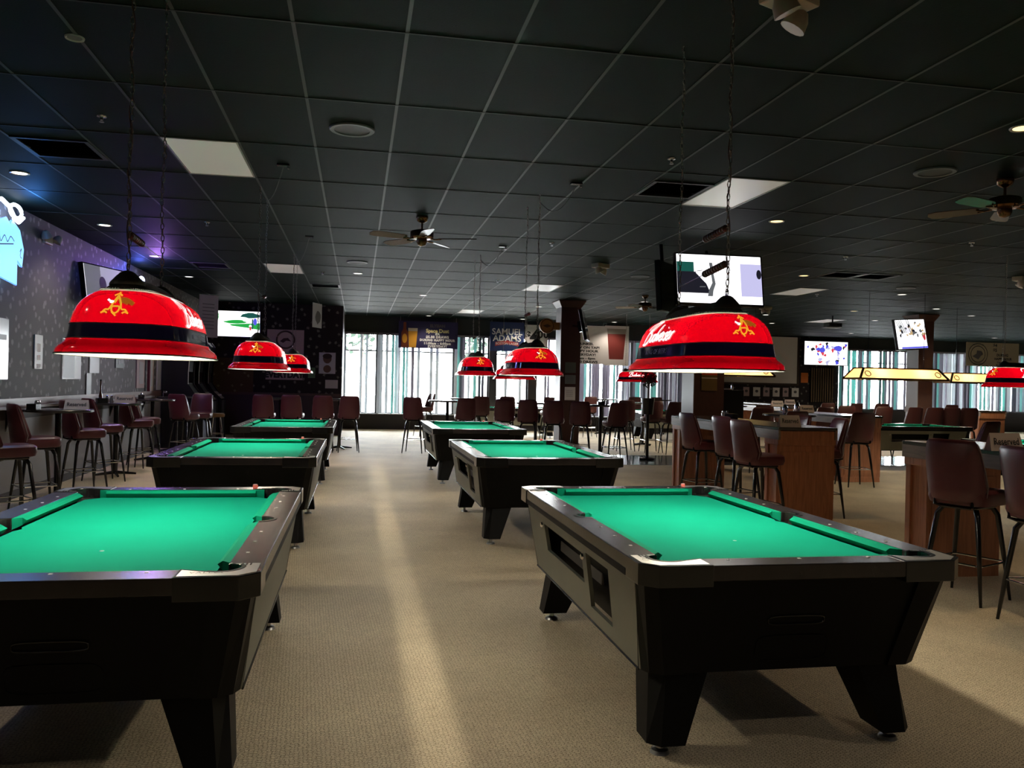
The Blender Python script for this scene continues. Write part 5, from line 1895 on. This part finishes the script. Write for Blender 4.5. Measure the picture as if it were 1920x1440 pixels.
# ------------------------------------------------------------------ left wall
# drink ledge
t = empty('wall_ledge', (X_LEFT, 12.0, 1.04))
MB().box(.0, .11, -4.4, 4.8, 0, .035).build('shelf', mat('grey_shelf_laminate', (0.22, 0.20, 0.20), .3), t, bevel=.004)
MB().box(.0, .025, -4.4, 4.8, -.12, 0).build('cleat', M_dark, t)
for k in range(5):
    MB().add([(.02, -3.8 + k * 2, 0), (.10, -3.8 + k * 2, 0), (.02, -3.8 + k * 2, -.25), (.02, -3.77 + k * 2, 0), (.10, -3.77 + k * 2, 0), (.02, -3.77 + k * 2, -.25)],
             [(0, 1, 2), (5, 4, 3), (0, 3, 4, 1), (1, 4, 5, 2), (2, 5, 3, 0)]).build('bracket', M_blackmt, t)
tag(t, 'long narrow drink ledge along the left wall', 'ledge')


def wall_sheet(y, z, w, h, m, lab, name='poster', cat='poster', extra=None):
    t = empty(name, (X_LEFT + .012, y, z))
    MB().box(-.011, .004, -w / 2, w / 2, -h / 2, h / 2).build('sheet', m, t)
    for (y0, y1, z0, z1, mm) in extra or []:
        MB().box(.004, .006, y0, y1, z0, z1).build('print', mm, t)
    return tag(t, lab, cat, 'posters and frames on the left wall')


M_glossp = mat('glossy_white_poster', (0.62, 0.62, 0.62), 0.18)
wall_sheet(10.05, 1.72, .42, .68, M_glossp, 'glaring white glossy poster at the left edge of the frame', extra=[(-.15, .15, .10, .16, M_greyprint)])
wall_sheet(11.17, 1.72, .26, .42, mat('beige_poster', (.33, .29, .26), .4), 'narrow beige poster left of the largest lamp', extra=[(-.05, .05, -.1, -.04, M_paper), (-.05, .05, .0, .1, M_paper), (-.06, .06, -.2, -.15, M_paper)])
wall_sheet(12.4, 1.66, .75, .55, M_glossp, 'glossy pale framed picture just under the left part of the largest lamp', 'framed_picture', 'picture', extra=[(-.36, .1, -.26, .26, M_greyprint)])
wall_sheet(13.4, 1.70, .45, .45, mat('grey_frame_print', (.36, .36, .37), .25), 'grey framed print under the largest lamp', 'framed_picture', 'picture')
wall_sheet(13.15, 1.30, .22, .34, M_greyprint, 'tiny switch plate low on the left wall', 'notice', 'notice')
wall_sheet(14.75, 1.75, .48, .36, mat('charcoal_print', (.04, .045, .045), .4), 'small charcoal print on the pale part of the left wall', 'notice', 'notice', extra=[(-.08, .0, -.12, .0, M_greyprint), (.04, .2, -.1, .06, M_greyprint)])
wall_sheet(16.1, 1.6, .55, .75, mat('pink_brown_poster', (.30, .17, .15), .3), 'pinkish brown poster near the end of the left wall', extra=[(-.1, .2, -.3, .1, M_glossp)])
wall_sheet(16.9, 1.55, .35, .9, mat('tan_poster', (.45, .35, .25), .4), 'tan poster beside the pinkish brown one', extra=[(-.1, .1, -.3, .35, M_glossp)])
wall_sheet(17.6, 1.65, .45, .95, M_glossp, 'tall white poster left of the arcade cabinets')
t = empty('wall_post', (X_LEFT + .03, 16.55, 0))
MB().box(0, .05, -.03, .03, 1.16, 2.6).build('post', mat('maroon_trim_paint', (.13, .02, .02), .4), t)
struct(t)
t.name = 'trim_1'

# arcade cabinets: black, stepped profile, facing the aisle


def arcade(y, lab):
    t = empty('arcade_cabinet', (X_LEFT + .04, y, 0))
    prof = [(0, 0), (.80, 0), (.80, .95), (.62, 1.12), (.50, 1.30), (.50, 1.55), (.54, 2.15), (.46, 2.25), (0, 2.25)]
    for s in (-1, 1):
        b = MB()
        n = len(prof)
        y0, y1 = s * .29, s * .325
        b.add([(p[0], y0, p[1]) for p in prof] + [(p[0], y1, p[1]) for p in prof],
              [tuple(range(n)) if s > 0 else tuple(range(n - 1, -1, -1)), tuple(range(2 * n - 1, n - 1, -1)) if s > 0 else tuple(range(n, 2 * n))] + [(i, (i + 1) % n, n + (i + 1) % n, n + i) for i in range(n)])
        b.build('side_panel', M_blackpl, t)
    pi = [(p[0] - .03 if p[0] > .1 else p[0], p[1]) for p in prof]
    b = MB()
    n = len(pi)
    b.add([(p[0], -.29, p[1]) for p in pi] + [(p[0], .29, p[1]) for p in pi], [tuple(range(n)), tuple(range(2 * n - 1, n - 1, -1))] + [(i, (i + 1) % n, n + (i + 1) % n, n + i) for i in range(n)])
    b.build('body', M_black, t)
    sil = mat('scuffed_silver_panel', (.24, .26, .34), .28, metal=.5, noise=(14, (.08, .09, .14), .2))
    MB().add([(.775, -.27, .05), (.775, .27, .05), (.775, .27, .92), (.775, -.27, .92)], [(0, 1, 2, 3)]).build('coin_door_panel', sil, t)
    MB().add([(.772, -.28, .955), (.772, .28, .955), (.60, .28, 1.118), (.60, -.28, 1.118)], [(0, 1, 2, 3)]).build('control_panel', mat('brown_grey_panel', (.26, .20, .15), .3), t)
    MB().add([(.475, -.27, 1.32), (.475, .27, 1.32), (.478, .27, 1.55), (.478, -.27, 1.55)], [(0, 1, 2, 3)]).build('dark_glass', M_off, t)
    MB().add([(.58, -.27, 1.13), (.58, .27, 1.13), (.475, .27, 1.29), (.475, -.27, 1.29)], [(0, 1, 2, 3)]).build('sloped_panel', mat('dull_panel', (.30, .24, .18), .25), t)  # tan panel sloping up from the controls to the dark glass
    for k in (-.16, 0, .16):
        MB().lathe([(.018, 0), (.018, .02), (.004, .024)], 10).build('button', M_pearl, t, loc=(.70, k, 1.03), rot=(0, .75, 0), smooth=True)
    MB().tube([(.50, -.325, 1.30), (.50, -.325, 1.55), (.54, -.325, 2.15)], .007, 5).build('edge_moulding', mat('pale_edge_moulding', (.5, .45, .35), .25), t)
    tag(t, lab, 'arcade machine', 'black arcade cabinets against the left wall')


arcade(18.0, 'nearest black arcade cabinet, left one of three')
arcade(19.15, 'middle one of three black arcade cabinets')
arcade(20.3, 'farthest of the three black arcade cabinets')

# neon sign shaped like a shirt with glowing script above, cut by the frame edge
t = empty('neon_sign', (X_LEFT + .10, 9.95, 2.88))
E_shirt = emat('lit_blue_shirt', (.22, .62, 1.0), 1.5)
E_neon = emat('white_blue_neon', (.75, .85, 1.0), 7.0)
E_ns = emat('blue_neon_glow', (.05, .15, 1.0), 4.0)
sh = [(-.42, -.38), (.20, -.44), (.20, -.16), (.34, -.22), (.38, -.02), (.26, .18), (.06, .26), (.0, .20), (-.10, .26), (-.36, .18), (-.55, -.02), (-.48, -.18), (-.40, -.12)]
MB().add([(.03, p[0], p[1]) for p in sh] + [(.0, p[0], p[1]) for p in sh], [tuple(range(len(sh))), tuple(range(2 * len(sh) - 1, len(sh) - 1, -1))] + [(i, i + len(sh), (i + 1) % len(sh) + len(sh), (i + 1) % len(sh)) for i in range(len(sh))]).build('shirt_panel', E_shirt, t)
m = MB()
for st in ([(-.42, .02), (-.30, .05), (-.25, -.02), (-.16, .06), (-.08, .0), (.0, .07), (.10, .03)], [(-.3, -.06), (.08, .0)], [(.26, -.06), (.30, -.02), (.27, -.10), (.31, -.13)]):
    vs, fs = ribbon([st], .012)
    m.add([(.033, v[0], v[1]) for v in vs], fs)
m.build('shirt_script', mat('dark_blue_ink', (.01, .02, .08), .5), t)
nt_ = MB()
nt_.tube([(.05, -.5, .36), (.05, -.3, .42), (.05, -.1, .38), (.05, .02, .30)], .022, 8)
nt_.tube([(.05, .02 + .16 * math.cos(q) + .06, .36 + .07 * math.sin(q)) for q in [2 * PI * k / 18 for k in range(18)]], .020, 8, closed=True)
nt_.tube([(.05, .02, .27), (.05, .16, .25), (.05, .30, .33)], .018, 8)
nt_.build('neon_tube', E_neon, t, smooth=True)
MB().tube([(.02, p[0], p[1]) for p in sh], .008, 6, closed=True).build('blue_outline_tube', E_ns, t)
MB().box(-.10, .0, -.45, .3, -.02, .02).build('wall_bracket', M_blackmt, t)
tag(t, 'glowing blue shirt-shaped neon sign at the left edge', 'neon sign')
light('neon_glow', 'POINT', (X_LEFT + .35, 9.95, 3.18), 13, (.06, .30, 1.0), .12)

t = empty('neon_sign', (X_LEFT + .08, 15.65, 3.14))
MB().tube([(.03, .14 * math.cos(q), .05 * math.sin(q)) for q in [2 * PI * k / 16 for k in range(16)]], .022, 8, closed=True).build('neon_tube', emat('pale_blue_neon', (.55, .65, 1.0), 6.0), t, smooth=True)
MB().box(-.08, .02, -.10, .10, -.03, .03).build('transformer', M_blackpl, t)
tag(t, 'small oval blue neon high on the left wall', 'neon sign')
light('neon_glow', 'POINT', (X_LEFT + .70, 14.2, 3.16), 34, (.50, .24, 1.0), .08)
light('neon_glow', 'POINT', (X_LEFT + .22, 15.0, 3.2), 14, (.10, .16, 1.0), .05)
